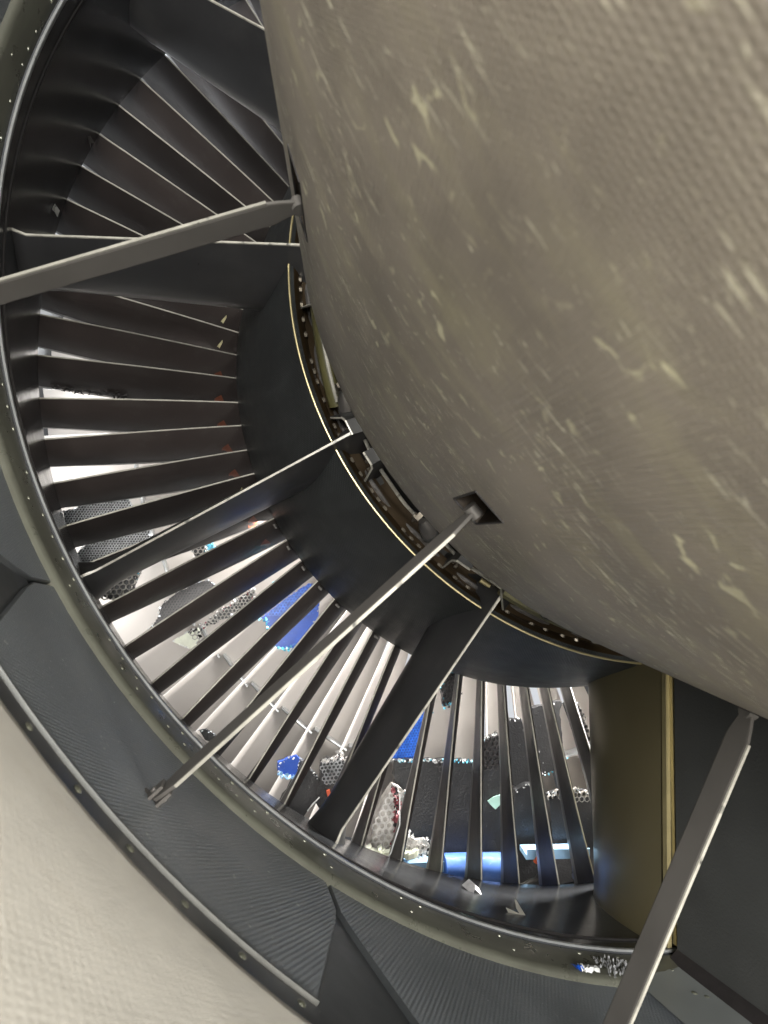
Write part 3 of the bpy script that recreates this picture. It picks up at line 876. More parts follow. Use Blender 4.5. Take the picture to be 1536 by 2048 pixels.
PIECES = {
'fine_upper': (1.36, [(-1.0118, -0.2753), (-0.9876, -0.27), (-0.9637, -0.2508), (-0.9391, -0.2421), (-0.9114, -0.2289), (-0.8934, -0.2394), (-0.8809, -0.2606), (-0.8809, -0.2925), (-0.9016, -0.3157), (-0.9864, -0.3393), (-1.0077, -0.3043)]),
'fine_lower': (1.36, [(-0.9798, -0.3609), (-0.9673, -0.3456), (-0.9358, -0.3261), (-0.896, -0.3073), (-0.8501, -0.302), (-0.8425, -0.3263), (-0.8457, -0.3506), (-0.8898, -0.3762), (-0.9647, -0.4058), (-0.9769, -0.3833)]),
'coarse_left': (1.36, [(-0.941, -0.4356), (-0.9275, -0.4197), (-0.8835, -0.3918), (-0.8565, -0.387), (-0.8635, -0.4127), (-0.8697, -0.4291), (-0.8702, -0.4444), (-0.9013, -0.4609), (-0.9186, -0.4544), (-0.9368, -0.4468)]),
'dark_cyan': (1.37, [(-0.7604, -0.3533), (-0.7431, -0.3426), (-0.7276, -0.3416), (-0.7294, -0.361), (-0.7436, -0.3759), (-0.7519, -0.3684)]),
'cyan_bit': (1.372, [(-0.7277, -0.3414), (-0.7131, -0.3458), (-0.714, -0.3599), (-0.7294, -0.3695)]),
'perforated': (1.36, [(-0.8419, -0.5223), (-0.8222, -0.4967), (-0.8151, -0.4704), (-0.787, -0.4474), (-0.7483, -0.4264), (-0.7251, -0.4205), (-0.7044, -0.4357), (-0.6888, -0.4582), (-0.714, -0.4858), (-0.7589, -0.508), (-0.8079, -0.5236)]),
'torn_strip': (1.365, [(-0.7361, -0.5151), (-0.704, -0.4891), (-0.6702, -0.4702), (-0.6432, -0.4507), (-0.6295, -0.4393), (-0.6274, -0.4543), (-0.6431, -0.4773), (-0.6905, -0.5032), (-0.73, -0.5204)]),
'green_chunk': (1.37, [(-0.7946, -0.5457), (-0.7593, -0.5256), (-0.7433, -0.519), (-0.739, -0.5388), (-0.7506, -0.5659), (-0.7736, -0.5568)]),
'blue_panel': (1.4, [(-0.6112, -0.5026), (-0.5873, -0.4848), (-0.5608, -0.4647), (-0.5058, -0.4291), (-0.4923, -0.4362), (-0.4827, -0.4768), (-0.4853, -0.5023), (-0.5151, -0.5519), (-0.5363, -0.5716), (-0.5691, -0.5723), (-0.5897, -0.5575), (-0.595, -0.5238)]),
'cyan_corner': (1.41, [(-0.5921, -0.4447), (-0.5832, -0.4259), (-0.5565, -0.4152), (-0.5363, -0.4212), (-0.57, -0.4485), (-0.5867, -0.4593)]),
'black_scrap': (1.33, [(-0.7359, -0.7202), (-0.7226, -0.7183), (-0.7109, -0.7268), (-0.7031, -0.7331), (-0.7097, -0.745), (-0.7242, -0.7391)]),
'blue_block': (1.36, [(-0.5792, -0.8002), (-0.5596, -0.7939), (-0.5399, -0.7906), (-0.5347, -0.797), (-0.5444, -0.8308), (-0.5629, -0.8272), (-0.5793, -0.8218)]),
'black_slab_mid': (1.37, [(-0.5338, -0.7971), (-0.5213, -0.8092), (-0.4912, -0.8448), (-0.5002, -0.8837), (-0.5339, -0.9195), (-0.5748, -0.8785), (-0.5488, -0.8397)]),
'crumbled': (1.38, [(-0.4861, -0.8113), (-0.4731, -0.8032), (-0.4591, -0.8074), (-0.4458, -0.7962), (-0.4395, -0.807), (-0.4277, -0.8141), (-0.4359, -0.842), (-0.4478, -0.8914), (-0.4805, -0.928), (-0.5032, -0.8861), (-0.4899, -0.8473)]),
'white_block': (1.33, [(-0.3427, -0.8575), (-0.3277, -0.8639), (-0.3183, -0.8737), (-0.3229, -0.9353), (-0.329, -0.9823), (-0.3643, -0.985), (-0.3967, -0.9785), (-0.3896, -0.9515), (-0.3814, -0.9234), (-0.3688, -0.8965)]),
'white_crumple': (1.33, [(-0.325, -0.9634), (-0.314, -0.9568), (-0.2961, -0.9714), (-0.2765, -0.9716), (-0.2705, -0.984), (-0.2809, -0.9983), (-0.3114, -1.0007), (-0.3262, -0.9932)]),
'blue_sheet': (1.41, [(-0.3237, -0.8249), (-0.2892, -0.776), (-0.2574, -0.7246), (-0.2262, -0.7244), (-0.2333, -0.7472), (-0.2476, -0.7987), (-0.2608, -0.8301)]),
'slab_a': (1.38, [(-0.3265, -0.8215), (-0.2207, -0.8282), (-0.1428, -0.8368), (-0.143, -0.9208), (-0.1424, -1.0291), (-0.2978, -1.0114), (-0.3108, -0.9455), (-0.3261, -0.8724)]),
'slab_b': (1.385, [(-0.1352, -0.8643), (-0.071, -0.8536), (-0.0659, -0.8866), (-0.063, -0.9512), (-0.0547, -1.0407), (-0.1334, -1.0318), (-0.1352, -0.944)]),
'slab_b_core': (1.39, [(-0.1305, -0.8388), (-0.1236, -0.8067), (-0.1118, -0.7934), (-0.0942, -0.7892), (-0.0751, -0.7818), (-0.0679, -0.8221), (-0.0689, -0.8549), (-0.1309, -0.8669)]),
'slab_c': (1.4, [(-0.0401, -0.7579), (-0.0094, -0.7578), (0.0027, -0.8185), (0.0105, -0.8992), (-0.0295, -0.9099), (-0.0569, -0.891), (-0.0574, -0.8249)]),
'slab_d': (1.41, [(0.0203, -0.7371), (0.0601, -0.7328), (0.1059, -0.7263), (0.0975, -0.7468), (0.1005, -0.8337), (0.1089, -0.8743), (0.0444, -0.8935), (0.0332, -0.8227)]),
'slab_e': (1.38, [(-0.0451, -0.9088), (-0.0133, -0.8988), (0.0081, -0.8975), (0.0232, -0.9906), (0.031, -1.0466), (-0.0497, -1.0396), (-0.0546, -0.9719)]),
'slab_f': (1.37, [(0.0312, -0.935), (0.0609, -0.927), (0.1114, -0.934), (0.1562, -0.9404), (0.1577, -0.9908), (0.1449, -1.054), (0.0358, -1.0438), (0.033, -0.9886)]),
'slab_f_core': (1.375, [(0.0311, -0.9233), (0.0542, -0.919), (0.0901, -0.9179), (0.1283, -0.9237), (0.1635, -0.938), (0.1611, -0.962), (0.0881, -0.9396), (0.0364, -0.9497)]),
'dark_core': (1.43, [(0.1378, -0.7404), (0.1589, -0.7345), (0.1727, -0.7784), (0.1847, -0.8265), (0.1568, -0.8315), (0.1433, -0.7999)]),
'hanging': (1.38, [(-0.2114, -0.6387), (-0.1653, -0.6366), (-0.1656, -0.6867), (-0.1849, -0.7076), (-0.2056, -0.7151), (-0.211, -0.6785)]),
}
GRP = 'torn liner pieces ahead of the guide vanes'
def base_of(poly, z):
    lo = min(poly, key=lambda p: p[1])
    return Vector((lo[0], z, lo[1])) * S

def debris(key, label, body, th, comb=None, edge=None, tilt=(0, 0), amp=0.002, name='liner_scrap', cat='debris', extra=None, bow=0.0, edges=None):
    z, poly = PIECES[key]
    rs = random.Random(sum(map(ord, key)))
    pl = rough_outline(poly, amp, 0.010, rs)
    org = base_of(poly, z)
    t = thing(name, org, label, cat, GRP)
    mb = MB(); zz = slab(mb, pl, z, th, rs, tilt, bow)
    mb.build('backing_sheet', M[body], t, origin=org, smooth=False)
    if comb:
        pitch, depth, matn, kw = comb
        kw = dict(kw)
        sub = kw.pop('poly', poly)
        c = cells(sub, z, pitch, depth, rs, zz, **kw).build('honeycomb_core', M[matn], t, origin=org, smooth=False)
        c['kind'] = 'stuff'
    for e in (edge or []):
        matn, n, size = e[:3]
        nm = e[3] if len(e) > 3 else 'torn_edge'
        eg = shards(e[5] if len(e) > 5 else poly, zz, n, size, rs, e[4] if len(e) > 4 else edges).build(nm, M[matn], t, origin=org, smooth=False)
        eg['kind'] = 'stuff'
    return t, org, zz

debris('fine_upper', 'grey fine-celled honeycomb scrap with ragged pale top edge, upper of two', 'black', 0.012, (0.0056, 0.005, 'cellgrey', dict(wall=.70, jit=.2)), [('white', 50, 0.0045, 'torn_edge', [1, 2, 3, 4, 5, 6])])
debris('fine_lower', 'grey fine-celled honeycomb scrap resting directly above the glossy strut', 'black', 0.012, (0.0056, 0.005, 'cellgrey', dict(wall=.70, jit=.2)), [('white', 50, 0.0035, 'torn_edge', [0, 1, 2, 3, 4])])
debris('coarse_left', 'pale coarse honeycomb scrap with big open cells under the glossy strut', 'black', 0.012, (0.0112, 0.012, 'cellpale', dict(wall=.84, jit=.45)), [('cellwhite', 30, 0.004), ('cyan', 6, 0.004)])
debris('dark_cyan', 'small dark honeycomb scrap beside a cyan film flake', 'black', 0.010, (0.010, 0.008, 'cellpale', dict(wall=.8, jit=.6)), [('white', 20, 0.004)])
debris('cyan_bit', 'small bright cyan film flake beside dark honeycomb scrap', 'cyan', 0.008, (0.008, 0.004, 'cyan', dict(wall=.7, jit=.6)), [('cyan', 14, 0.005), ('white', 6, .003)])
debris('perforated', 'large black perforated liner piece beside the bright white glint', 'black', 0.012, (0.0062, 0.0022, 'celldark', dict(wall=.55, jit=.1)), [('white', 40, 0.004, 'torn_edge', [0, 1, 4, 5, 6])])
debris('torn_strip', 'ragged strip of dark torn honeycomb edge with pinkish cells', 'black', 0.010, (0.0078, 0.012, 'cellpale', dict(wall=.78, jit=.9)), [('cellwhite', 70, 0.006), ('red', 20, 0.004)], amp=.004)
debris('green_chunk', 'small mint-white foam chunk with dark lacy end', 'cream_foam', 0.012, (0.010, 0.008, 'cellpale', dict(wall=.75, jit=.7, poly=[(-0.7593, -0.5256), (-0.7433, -0.519), (-0.739, -0.5388), (-0.75, -0.556)])), [('white', 30, 0.004), ('black', 16, 0.006, 'black_shred', [1, 2])])
debris('blue_panel', 'bright blue dimpled liner panel with cyan torn edges', 'blue', 0.012, (0.0072, 0.0012, 'bluedot', dict(wall=.6, poly=[(-0.6112, -0.5026), (-0.5608, -0.4647), (-0.5058, -0.4291), (-0.4923, -0.4362), (-0.4827, -0.4768), (-0.51, -0.50), (-0.54, -0.50)])), [('cyan', 50, 0.007, 'cyan_edge', [7, 8, 9, 10, 11]), ('white', 34, 0.004, 'torn_edge', [4, 5, 6, 7, 8, 9, 10])])
debris('cyan_corner', 'pale cyan lacy honeycomb corner above the blue panel', 'cyan', 0.008, (0.009, 0.006, 'cyan', dict(wall=.7, jit=.5)), [('white', 40, 0.005)])
debris('black_scrap', 'small black pointed scrap at the duct rim behind the slim link', 'black', 0.010, None, [('white', 14, 0.003, 'torn_edge', [0, 1, 2])])
debris('blue_block', 'small blue block with clear cracked lower end', 'blue', 0.016, None, [('lightblue', 30, 0.007, 'cracked_end', [4, 5]), ('white', 26, 0.004, 'torn_edge', [0, 1, 4, 5, 6])])
debris('black_slab_mid', 'black broken slab beside the small blue block, white cracked edge', 'black', 0.02, None, [('white', 46, 0.004, 'torn_edge', [0, 1, 5, 6])], tilt=(0.15, 0.1))
debris('crumbled', 'dark crumbled honeycomb slab with spiky grey top by the strut', 'black', 0.02, (0.0085, 0.008, 'cellgrey', dict(wall=.7, jit=.8, poly=[(-0.4861, -0.8113), (-0.4458, -0.7962), (-0.4277, -0.8141), (-0.4359, -0.842), (-0.4478, -0.86), (-0.4899, -0.85)], keep=.8)), [('cellwhite', 60, 0.007, 'torn_edge', [0, 1, 2, 3, 4, 5]), ('red', 8, .004)])
debris('blue_sheet', 'bright blue dimpled sheet standing behind the black slab', 'blue', 0.010, (0.0065, 0.0010, 'bluedot', dict(wall=.6)), [('cyan', 14, 0.004, 'cyan_edge', [2, 3]), ('white', 16, 0.003, 'torn_edge', [3, 4])])
debris('slab_a', 'widest black laminate slab, below the blue sheet, pale cyan top edge', 'black', 0.02, (0.012, 0.006, 'celldark', dict(wall=.78, jit=.5, poly=[(-.232, -.834), (-.196, -.834), (-.197, -.875), (-.212, -.89), (-.222, -.865)])), [('cyan', 50, 0.005, 'cyan_edge', [0, 1]), ('white', 90, 0.005, 'torn_edge', [0, 1])], bow=0.25)
debris('slab_b', 'black laminate slab carrying the mint diamond label', 'black', 0.02, None, [('white', 12, 0.003, 'torn_edge', [1, 2])])
debris('slab_b_core', 'dark coarse honeycomb corner with white and cyan torn top, above the labelled slab', 'black', 0.014, (0.0120, 0.009, 'celldark', dict(wall=.80, jit=.35)), [('cyan', 30, 0.006, 'cyan_edge', [0, 1]), ('white', 50, 0.005, 'torn_edge', [1, 2, 3, 4])])
debris('slab_c', 'narrow upright black slab with ragged top between two guide vanes', 'black', 0.02, None, [('cellgrey', 20, 0.004, 'torn_edge', [0, 1])])
debris('slab_d', 'black folded slab leaning highest, behind the guide vanes', 'black', 0.022, None, [('cyan', 10, 0.004, 'cyan_edge', [4, 5]), ('cellgrey', 24, 0.004, 'torn_edge', [0, 1, 4, 5, 6])], tilt=(0.05, -0.05))
debris('slab_e', 'black slab with white cracked side standing above the orange clip', 'black', 0.02, None, [('white', 40, 0.0045, 'torn_edge', [0, 1, 2, 3])])
debris('slab_f', 'black slab nearest the olive gold fairing', 'black', 0.02, None, [('white', 10, 0.002, 'torn_edge', [0, 4, 5])], bow=-0.6)
debris('slab_f_core', 'row of open honeycomb cells along the slab by the olive gold fairing', 'black', 0.012, (0.012, 0.009, 'cellpale', dict(wall=.8, jit=.5)), [('white', 44, 0.0055, 'torn_edge', [0, 1, 2, 3])])
debris('dark_core', 'dark honeycomb scrap high up beside the olive gold fairing', 'black', 0.014, (0.011, 0.008, 'celldark', dict(wall=.75, jit=.5)), [('cellgrey', 20, 0.004)])
debris('hanging', 'dark lacy honeycomb scrap hanging under the inner wall, cyan fringe', 'black', 0.012, (0.010, 0.010, 'celldark', dict(wall=.7, jit=.6)), [('cyan', 40, 0.006, 'cyan_edge', [3, 4, 5, 0]), ('celldark', 24, .006)])
RL = [(-0.344, -0.862), (-0.336, -0.89), (-0.340, -0.925), (-0.336, -0.955), (-0.345, -0.972)]
t, org, zz = debris('white_block', 'white coarse honeycomb block with dark red shredded side', 'cellpale', 0.03, (0.0140, 0.0035, 'cellwhite', dict(wall=.66, jit=.5)), [('red', 170, 0.008, 'red_shred', [0, 1, 2, 3], RL), ('black', 110, 0.007, 'dark_shred', [0, 1, 2, 3], RL), ('cyan', 16, 0.006, 'cyan_edge', [2, 3])], tilt=(0.0, -0.12))
mb = MB()
rs = random.Random(5)
for k in range(26):
    p = Vector((-0.402 + 0.004 * k, 1.318 + rs.uniform(-.004, .004), -0.975 - 0.0008 * k + rs.uniform(-.006, .004))) * S
    mb.box(p, (0.0045 * rs.uniform(.6, 1.2), rs.uniform(-.002, .002), 0.001), (0, 0.004, 0.001), (0.001, 0, 0.004 * rs.uniform(.5, 1.4)))
mb.build('foam_edge', M['cream_foam'], t, origin=org, smooth=False)
mb = MB()
mb.ribbon([Vector((-0.408, 1.30, -0.985)) * S, Vector((-0.36, 1.30, -1.0)) * S, Vector((-0.335, 1.305, -1.012)) * S], Vector((0.0, 0.02, 0.012)), 0.003)
mb.build('foam_base', M['cream_foam'], t, origin=org, smooth=False)
debris('white_crumple', 'crumpled white honeycomb offcut at the foot of the widest slab', 'cellwhite', 0.012, (0.010, 0.010, 'cellwhite', dict(wall=.7, jit=.9)), [('white', 70, 0.007)], amp=.004)

# black strip added to keep the low gap under the slabs dark
mb = MB(); revolve(mb, [(1.405, 1.032), (1.40, 1.045), (1.40, 1.13), (1.46, 1.132), (1.47, 1.05), (1.405, 1.032)], 33, 62, 30, 1.1)
o = mb.build('case_dark_strip', M['black'], origin=P(48, 1.43, 1.13))
tag(o, 'low black strip added to keep the gap dark behind the blue roll', 'dark strip')

# mint label on the slab
mb = MB()
pl = [(-0.1155, -0.9239), (-0.1007, -0.917), (-0.0812, -0.9135), (-0.0749, -0.9268), (-0.0863, -0.9352), (-0.0977, -0.9435), (-0.1089, -0.9329)]
slab(mb, pl, 1.374, 0.003, rng)
o = mb.build('label_sticker', M['mint'], origin=Vector((-.097, 1.374, -.93)) * S, smooth=False)
tag(o, 'small mint green diamond-shaped sticker on a black slab', 'sticker')

# blue roll and pale blue rails lying on the case
roll = thing('blue_roll', P(44, 1.34, 1.09), 'blue wrapped roll with rounded pale end under the black slabs', 'roll')
p0, p1 = P(40.2, 1.345, 1.066), P(48.0, 1.345, 1.058)
mb = MB()
dd = (p1 - p0)
pts = [p0 + dd * t for t in (0, .3, .6, .9, .97, 1.0)]
mb.tube(pts, [0.0235, 0.024, 0.024, 0.024, 0.022, 0.018], 20)
mb.build('wrap', M['bluetube'], roll, origin=P(44, 1.34, 1.09))
mb = MB(); mb.tube([p1 - dd * 0.02, p1 + dd * 0.03], [0.0228, 0.020], 20)
mb.build('end_cap', M['cream_foam'], roll, origin=P(44, 1.34, 1.09))
for (a0_, r0, a1_, r1, z, lab) in ((50.0, 1.027, 58.4, 1.045, 1.34, 'pale blue flat strip holding the orange clip, beside the olive gold fairing'),
                               (35.4, 1.068, 39.6, 1.052, 1.33, 'pale blue flat strip at the left end of the blue roll')):
    mb = MB()
    q0, q1 = P(a0_, z, r0), P(a1_, z, r1)
    d_ = (q1 - q0) / 2; up_ = Vector((-d_.z, 0, d_.x)).normalized()
    mb.box((q0 + q1) / 2, d_, Vector((0, 0.012, 0.004)), up_ * 0.0042)
    mb.box((q0 + q1) / 2 + Vector((0, -0.0135, 0)) + up_ * 0.002, d_ * 0.98, Vector((0, 0.0012, 0.0)), up_ * 0.0068)
    o = mb.build('plastic_strip', M['lightblue'], origin=q0, smooth=False)
    tag(o, lab, 'strip', 'pale blue strips under the debris')
mb = MB()
c_ = P(51.7, 1.325, 1.040)
mb.box(c_, (0.0085, 0, 0.001), (0, 0.004, 0), (0, 0, 0.0035))
for k in range(5): mb.box(c_ + Vector((-0.007 + 0.0035 * k, -0.001, 0.0045)), (0.001, 0, 0), (0, 0.003, 0), (0, 0, 0.002))
o = mb.build('orange_clip', M['orange'], origin=c_, smooth=False)
tag(o, 'small orange-red toothed clip on the pale blue strip', 'clip')
mb = MB()
c_ = Vector((-0.475, 1.35, -0.872)) * S
mb.box(c_, (0.0028, 0, 0.001), (0, 0.003, 0), (-0.002, 0, 0.0085)); mb.box(c_ + Vector((.002, -.001, -.007)), (0.0035, 0, 0.001), (0, 0.003, 0), (0, 0, 0.003))
o = mb.build('orange_tab', M['orange'], origin=c_, smooth=False)
tag(o, 'small orange tab on the crumbled dark slab by the strut', 'clip')
# white fibres
def fibre(pts, rad, label, n=6):
    mb = MB(); mb.tube([Vector(p) * S for p in pts], rad, n)
    o = mb.build('white_fibre', M['white'], origin=Vector(pts[0]) * S)
    tag(o, label, 'fibre', 'loose white fibres among the debris')
fibre([(-0.475, 1.335, -0.88), (-0.47, 1.33, -0.90), (-0.482, 1.325, -0.925), (-0.505, 1.32, -0.935), (-0.53, 1.318, -0.930), (-0.55, 1.318, -0.925)], 0.0022, 'curled grey-white fibre under the small orange tab')
fibre([(-0.496, 1.345, -0.872), (-0.510, 1.34, -0.882), (-0.522, 1.34, -0.895)], 0.0009, 'short straight white fibre left of the orange tab')
fibre([(-0.372, 1.16, -0.83), (-0.375, 1.155, -0.88), (-0.395, 1.15, -0.925), (-0.43, 1.145, -0.955), (-0.445, 1.14, -0.96)], 0.0010, 'long thin white fibre hanging beside the strut near the white block')
# loose dark clutter beside the fairing
cl = thing('cable_clutter', P(54, 1.33, 1.10), 'tangle of dark cable and blue-white wrap low beside the olive gold fairing', 'cable', None)
mb = MB(); mb.tube([P(49.5, 1.33, 1.09), P(51, 1.32, 1.075), P(52.5, 1.33, 1.062), P(54, 1.34, 1.07)], 0.004, 8)
mb.build('cable', M['darksteel'], cl, origin=P(54, 1.33, 1.10))
mb = MB(); mb.tube([P(53.0, 1.32, 1.05), P(53.2, 1.315, 1.075), P(53.3, 1.32, 1.10)], [0.006, 0.0075, 0.006], 8)
mb.build('wrap', M['bluetube'], cl, origin=P(54, 1.33, 1.10))
mb = MB(); mb.tube([P(56.0, 1.33, 1.085), P(57.2, 1.33, 1.092), P(58.5, 1.33, 1.10)], [0.005, 0.010, 0.006], 8)
mb.build('lump', M['foil'], cl, origin=P(54, 1.33, 1.10))

# ------------------------------------------------------------------ scraps on the duct skin
def duct_r(z): return 0.9592 + (1.0 - 0.9592) * max(0, (z - 0.79) / 0.314)
def scrap(name, az, z, pts, matn, label, lift=0.004, r=None, parts=()):
    """crumpled foil bit lying on the duct; pts in mm (tangential, axial, height)"""
    r = r or duct_r(z)
    t = thing(name, P(az, z, r), label, 'scrap')
    t.rotation_euler = (0, -math.radians(az - AZ0), 0)
    mb = MB()
    for poly in pts:
        ids = [mb.vert(Vector((x, y, h + 1.0)) * 0.00066) for x, y, h in poly]
        if len(ids) == 4: mb.face(*ids)
        else: mb.face(*ids)
    o = mb.build('foil_fold', M[matn], None, origin=(0, 0, 0), smooth=False); o.parent = t; o.location = (0, 0, 0)
    sm = o.modifiers.new('thick', 'SOLIDIFY'); sm.thickness = 0.0006
    return t
scrap('foil_scrap', 35.2, 1.0, [[(-16, 10, 2), (0, 20, 12), (6, 0, 10), (-12, -8, 1)], [(0, 20, 12), (16, 2, 5), (6, 0, 10)], [(6, 0, 10), (16, 2, 5), (14, -22, 0), (2, -10, 6)], [(-12, -8, 1), (6, 0, 10), (2, -10, 6), (-4, -20, 0)]], 'foil', 'crumpled grey foil scrap on the dark duct wall under the blue roll')
scrap('foil_scrap', 37.0, 0.91, [[(8, 26, 14), (13, 22, 8), (14, -14, 0), (4, -16, 0)], [(4, -16, 0), (14, -14, 0), (-20, -14, 1), (-22, -6, 6)], [(8, 26, 14), (4, -16, 0), (1, 0, 6)]], 'edge', 'pale bent V-shaped foil scrap on the dark duct wall')
scrap('foil_scrap', -48.4, 1.045, [[(-8, 0, 1), (-2, 12, 9), (6, 8, 3), (2, -4, 1)], [(-2, 12, 9), (6, 8, 3), (9, 18, 6)], [(2, -4, 1), (6, 8, 3), (10, -6, 2)]], 'steel', 'tiny bright foil crumple at the wall above the upper strut')
scrap('foil_scrap', -58.0, 1.07, [[(-6, 0, 1), (-3, 14, 7), (4, 10, 3), (3, -8, 1)], [(4, 10, 3), (10, 16, 5), (3, -8, 1)]], 'darksteel', 'small dark torn flap at the vane tips on the upper wall')
rs = random.Random(11)
bt = thing('film_scrap', P(37.6, 0.737, 0.9638), 'blue and white crumpled film scrap stuck to the olive ring', 'scrap')
bt.rotation_euler = (0, -math.radians(37.6 - AZ0), 0)
for nm, matn, x0, x1 in (('blue_film', 'blue', -17, -8), ('white_film', 'white', -11, 10)):
    mb = MB()
    n_ = int((x1 - x0) / 2.2)
    mb.grid([[Vector((x0 + (x1 - x0) * a_ / n_ + rs.uniform(-.8, .8), -6 + 2.6 * b_ + rs.uniform(-.9, .9) + .15 * (x0 + 2.2 * a_), (1.2 if b_ in (0, 4) else 3.2) + rs.uniform(-1, 2.2))) * 0.001 for b_ in range(5)] for a_ in range(n_ + 1)])
    o = mb.build(nm, M[matn], None, smooth=False); o.parent = bt; o.location = (0, 0, 0)
gt = thing('crushed_core', P(39.9, 0.738, 0.9635), 'grey crushed fibre scrap on the olive ring beside the blue film', 'scrap')
gt.rotation_euler = (0, -math.radians(39.9 - AZ0), 0)
mb = MB()
for k in range(150):
    x = rs.uniform(-16, 20); y = rs.uniform(-14, 16)
    a = rs.uniform(0.6, 1.3); l = rs.uniform(2, 6)
    d_ = Vector((math.cos(a) * l, math.sin(a) * l, rs.uniform(-1, 2)))
    c_ = Vector((x, y, rs.uniform(1, 5)))
    n_ = Vector((-d_.y, d_.x, 0)).normalized() * 0.6
    ids = [mb.vert(v * 0.001) for v in (c_ - n_, c_ + d_ - n_, c_ + d_ + n_ + Vector((0, 0, 1.2)), c_ + n_ + Vector((0, 0, 1.2)))]
    mb.face(*ids)
o = mb.build('fibres', M['cellgrey'], None, smooth=False); o.parent = gt; o.location = (0, 0, 0); o['kind'] = 'stuff'

# ------------------------------------------------------------------ hardware in the slot
def bracket(pts, label):
    t = thing('sheet_bracket', P(pts[0][0], pts[0][1], 0.575), label, 'bracket', 'bent sheet brackets in the slot')
    mb = MB()
    mb.ribbon([P(a, z, 0.5745) for a, z in pts], P(pts[0][0], 0, 0.545) - P(pts[0][0], 0, 0.5745), 0.0012)
    mb.build('web', M['core'], t, origin=P(pts[0][0], pts[0][1], 0.575))
    mb = MB(); mb.tube([P(a, z, 0.575) for a, z in pts], 0.0013, 6)
    mb.build('bright_edge', M['edge'], t, origin=P(pts[0][0], pts[0][1], 0.575))
bracket([(-27.5, .765), (-28.2, .771), (-32.6, .868), (-33.2, .879), (-32.4, .902)], 'bright bent sheet bracket in the slot above the olive hose')
bracket([(-16.9, .893), (-15.5, .876), (-14.8, .86), (-12.9, .805), (-12.2, .797), (-10.1, .798)], 'bright bent sheet bracket in the slot below the olive hose, above the glossy strut')
bracket([(-7.2, .794), (-5.2, .793), (-4.8, .80), (-4.3, .865), (-4.0, .878), (-2.8, .883)], 'bright bent sheet bracket in the slot at the top of the long thin rod')
bracket([(10.2, .893), (12.3, .882), (12.9, .868), (11.9, .80), (12.2, .786), (14.2, .779)], 'bright bent sheet bracket in the slot just right of the slim drag link')
bracket([(16.6, .760), (18.6, .763), (19.3, .775), (23.8, .86), (24.6, .872), (26.0, .878)], 'bright bent sheet bracket in the slot right of the strut by the white honeycomb')
bracket([(33.0, .755), (37.0, .824), (37.8, .829), (38.1, .812), (36.0, .775)], 'small bright wire-like bracket near the narrow end of the slot')

hose = MB()
hose.tube([P(a, 0.80 + 0.05 * ((a + 28) / 12), 0.562) for a in [-29 + k for k in range(14)]], 0.0095, 12)
o = hose.build('olive_hose', M['hose'], origin=P(-22, .82, .562)); tag(o, 'curved olive hose in the slot beside the cowl edge', 'hose')
for (a0_, a1_, z0, z1, r, rad, lab, mt_) in (
        (-30, -16, .775, .83, .565, .0022, 'thin pale pipe beside the olive hose in the slot', 'edge'),
        (-2.8, 8.6, .884, .880, .574, .0024, 'long thin pale rod in the slot behind the slim drag link', 'edge'),
        (20, 33, .80, .80, .565, .0075, 'olive pipe in the lower slot right of the strut', 'hose'),
        (18, 34, .84, .83, .560, .0030, 'thin bronze pipe in the lower slot right of the strut', 'brass')):
    mb = MB(); n = 12
    mb.tube([P(a0_ + (a1_ - a0_) * k / n, z0 + (z1 - z0) * k / n, r) for k in range(n + 1)], rad, 8)
    o = mb.build('thin_pipe', M[mt_], origin=P(a0_, z0, r)); tag(o, lab, 'pipe')
def bolt_cluster(az, z, label, n=2):
    t = thing('bolt_pair', P(az, z, 0.55), label, 'bolts', 'bolt pairs in the slot')
    for k in range(n):
        mb = MB()
        p = P(az + 1.0 * k, z + 0.012 * (k % 2), 0.552); u = P(az + k, 0, 1).normalized()
        mb.tube([p, p + u * 0.007], 0.0040, 6)
        mb.tube([p + u * 0.007, p + u * 0.013], 0.0022, 8)
        mb.build('bolt', M['bolt'], t, origin=P(az, z, .55))
bolt_cluster(-11.9, .835, 'pair of bolts in the slot just above the glossy strut')
bolt_cluster(-6.3, .830, 'pair of bolts in the slot just below the glossy strut')
bolt_cluster(12.8, .830, 'pair of bolts in the slot right of the slim drag link')
bolt_cluster(17.6, .785, 'pair of bolts in the slot right of the strut by the white honeycomb')
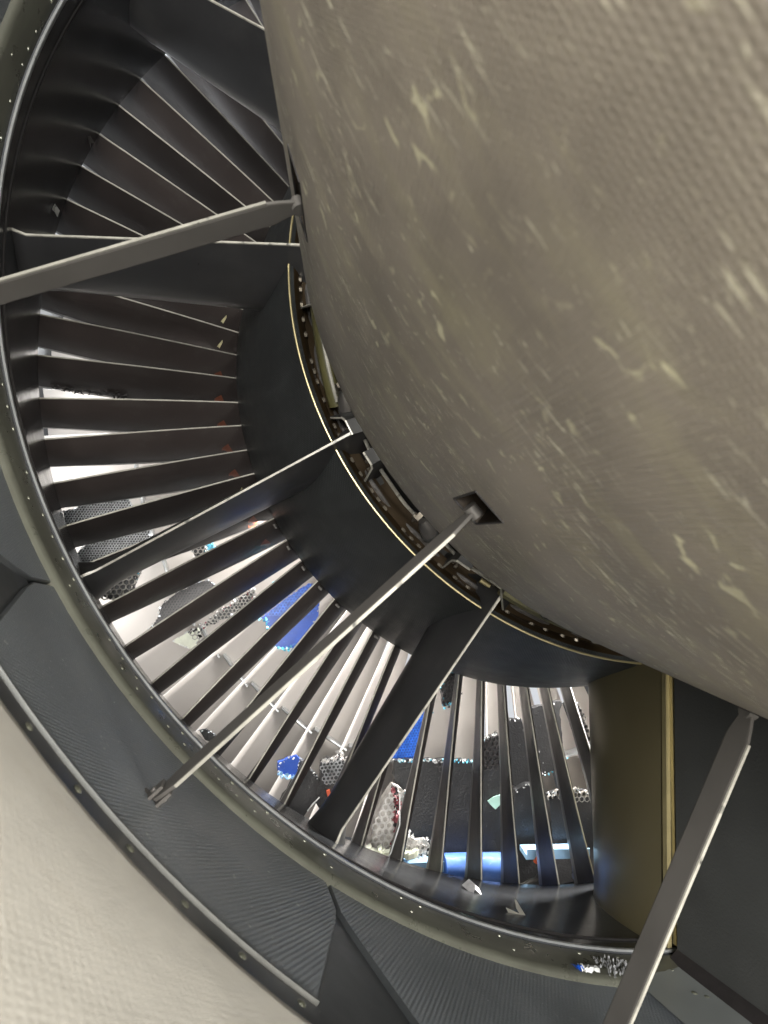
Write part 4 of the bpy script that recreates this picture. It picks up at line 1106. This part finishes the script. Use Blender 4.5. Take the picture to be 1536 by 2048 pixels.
def actuator(az, z, label):
    t = thing('actuator', P(az, z, .55), label, 'actuator', 'actuators in the slot')
    e = P(az + 1, z, .56) - P(az, z, .56); y = Vector((0, 1, 0))
    c = P(az, z, .562)
    mb = MB(); mb.tube([c - e * 1.2 - y * .006, c - e * .2, c + e * 1.0 + y * .008], [.0045, .0085, .009], 12)
    mb.build('body', M['darksteel'], t, origin=P(az, z, .55))
    mb = MB(); mb.tube([c + e * 1.0 + y * .008, c + e * 1.4 + y * .011], .0102, 12)
    mb.build('end_cap', M['core'], t, origin=P(az, z, .55))
    mb = MB(); mb.box(c - e * 2.0 - y * .004, e * .35, y * .005, P(az, 0, .006)); mb.tube([c - e * 2.0 + y * .004, c - e * 1.9 + y * .02], [.003, .0012], 8)
    mb.tube([c - e * 2.6, c - e * 1.7], .0038, 8)
    mb.build('connector', M['bolt'], t, origin=P(az, z, .55))
actuator(-15.0, .800, 'dark actuator with pointed connector in the slot under the olive hose')
actuator(6.4, .812, 'dark actuator in the slot beside the slim drag link')
actuator(26.0, .778, 'dark fitting in the lower slot among olive pipes')

# long pipes and flange nuts running round the slot
for (z, r, rad, mt_, lab, a0_, a1_) in ((.872, .5635, .0030, 'darksteel', 'dark pipe running round the slot behind the brackets', -62, 42),
                              (.800, .5480, .0060, 'hose', 'thick olive-black pipe deep in the slot', -62, 42),
                              (.835, .5530, .0022, 'edge', 'thin pale wire deep in the slot', -58, 40)):
    mb = MB(); n = 70
    mb.tube([P(a0_ + (a1_ - a0_) * k / n, z + .004 * math.sin(k * .9), r + .002 * math.sin(k * .5)) for k in range(n + 1)], rad, 8)
    o = mb.build('slot_pipe', M[mt_], origin=P(a0_, z, r)); tag(o, lab, 'pipe')
mb = MB()
mb.tube([Vector((0, 0, 0.003)), Vector((0, 0, -0.003))], 0.0036, 6); mb.tube([Vector((0, 0, -0.003)), Vector((0, 0, -0.0065))], 0.0018, 6)
nut_me = mb.mesh('nut', (0, 0, 0), False); nut_me.materials.append(M['bolt'])
a = -45.0
while a < 40:
    o = bpy.data.objects.new('nut', nut_me); col.objects.link(o); o.parent = iw
    o.location = P(a, .861, .577) - Vector(ORIG[iw.name]); o.rotation_euler = (0, -math.radians(a - AZ0), 0)
    a += rng.choice((1.6, 2.4, 2.9, 4.2))
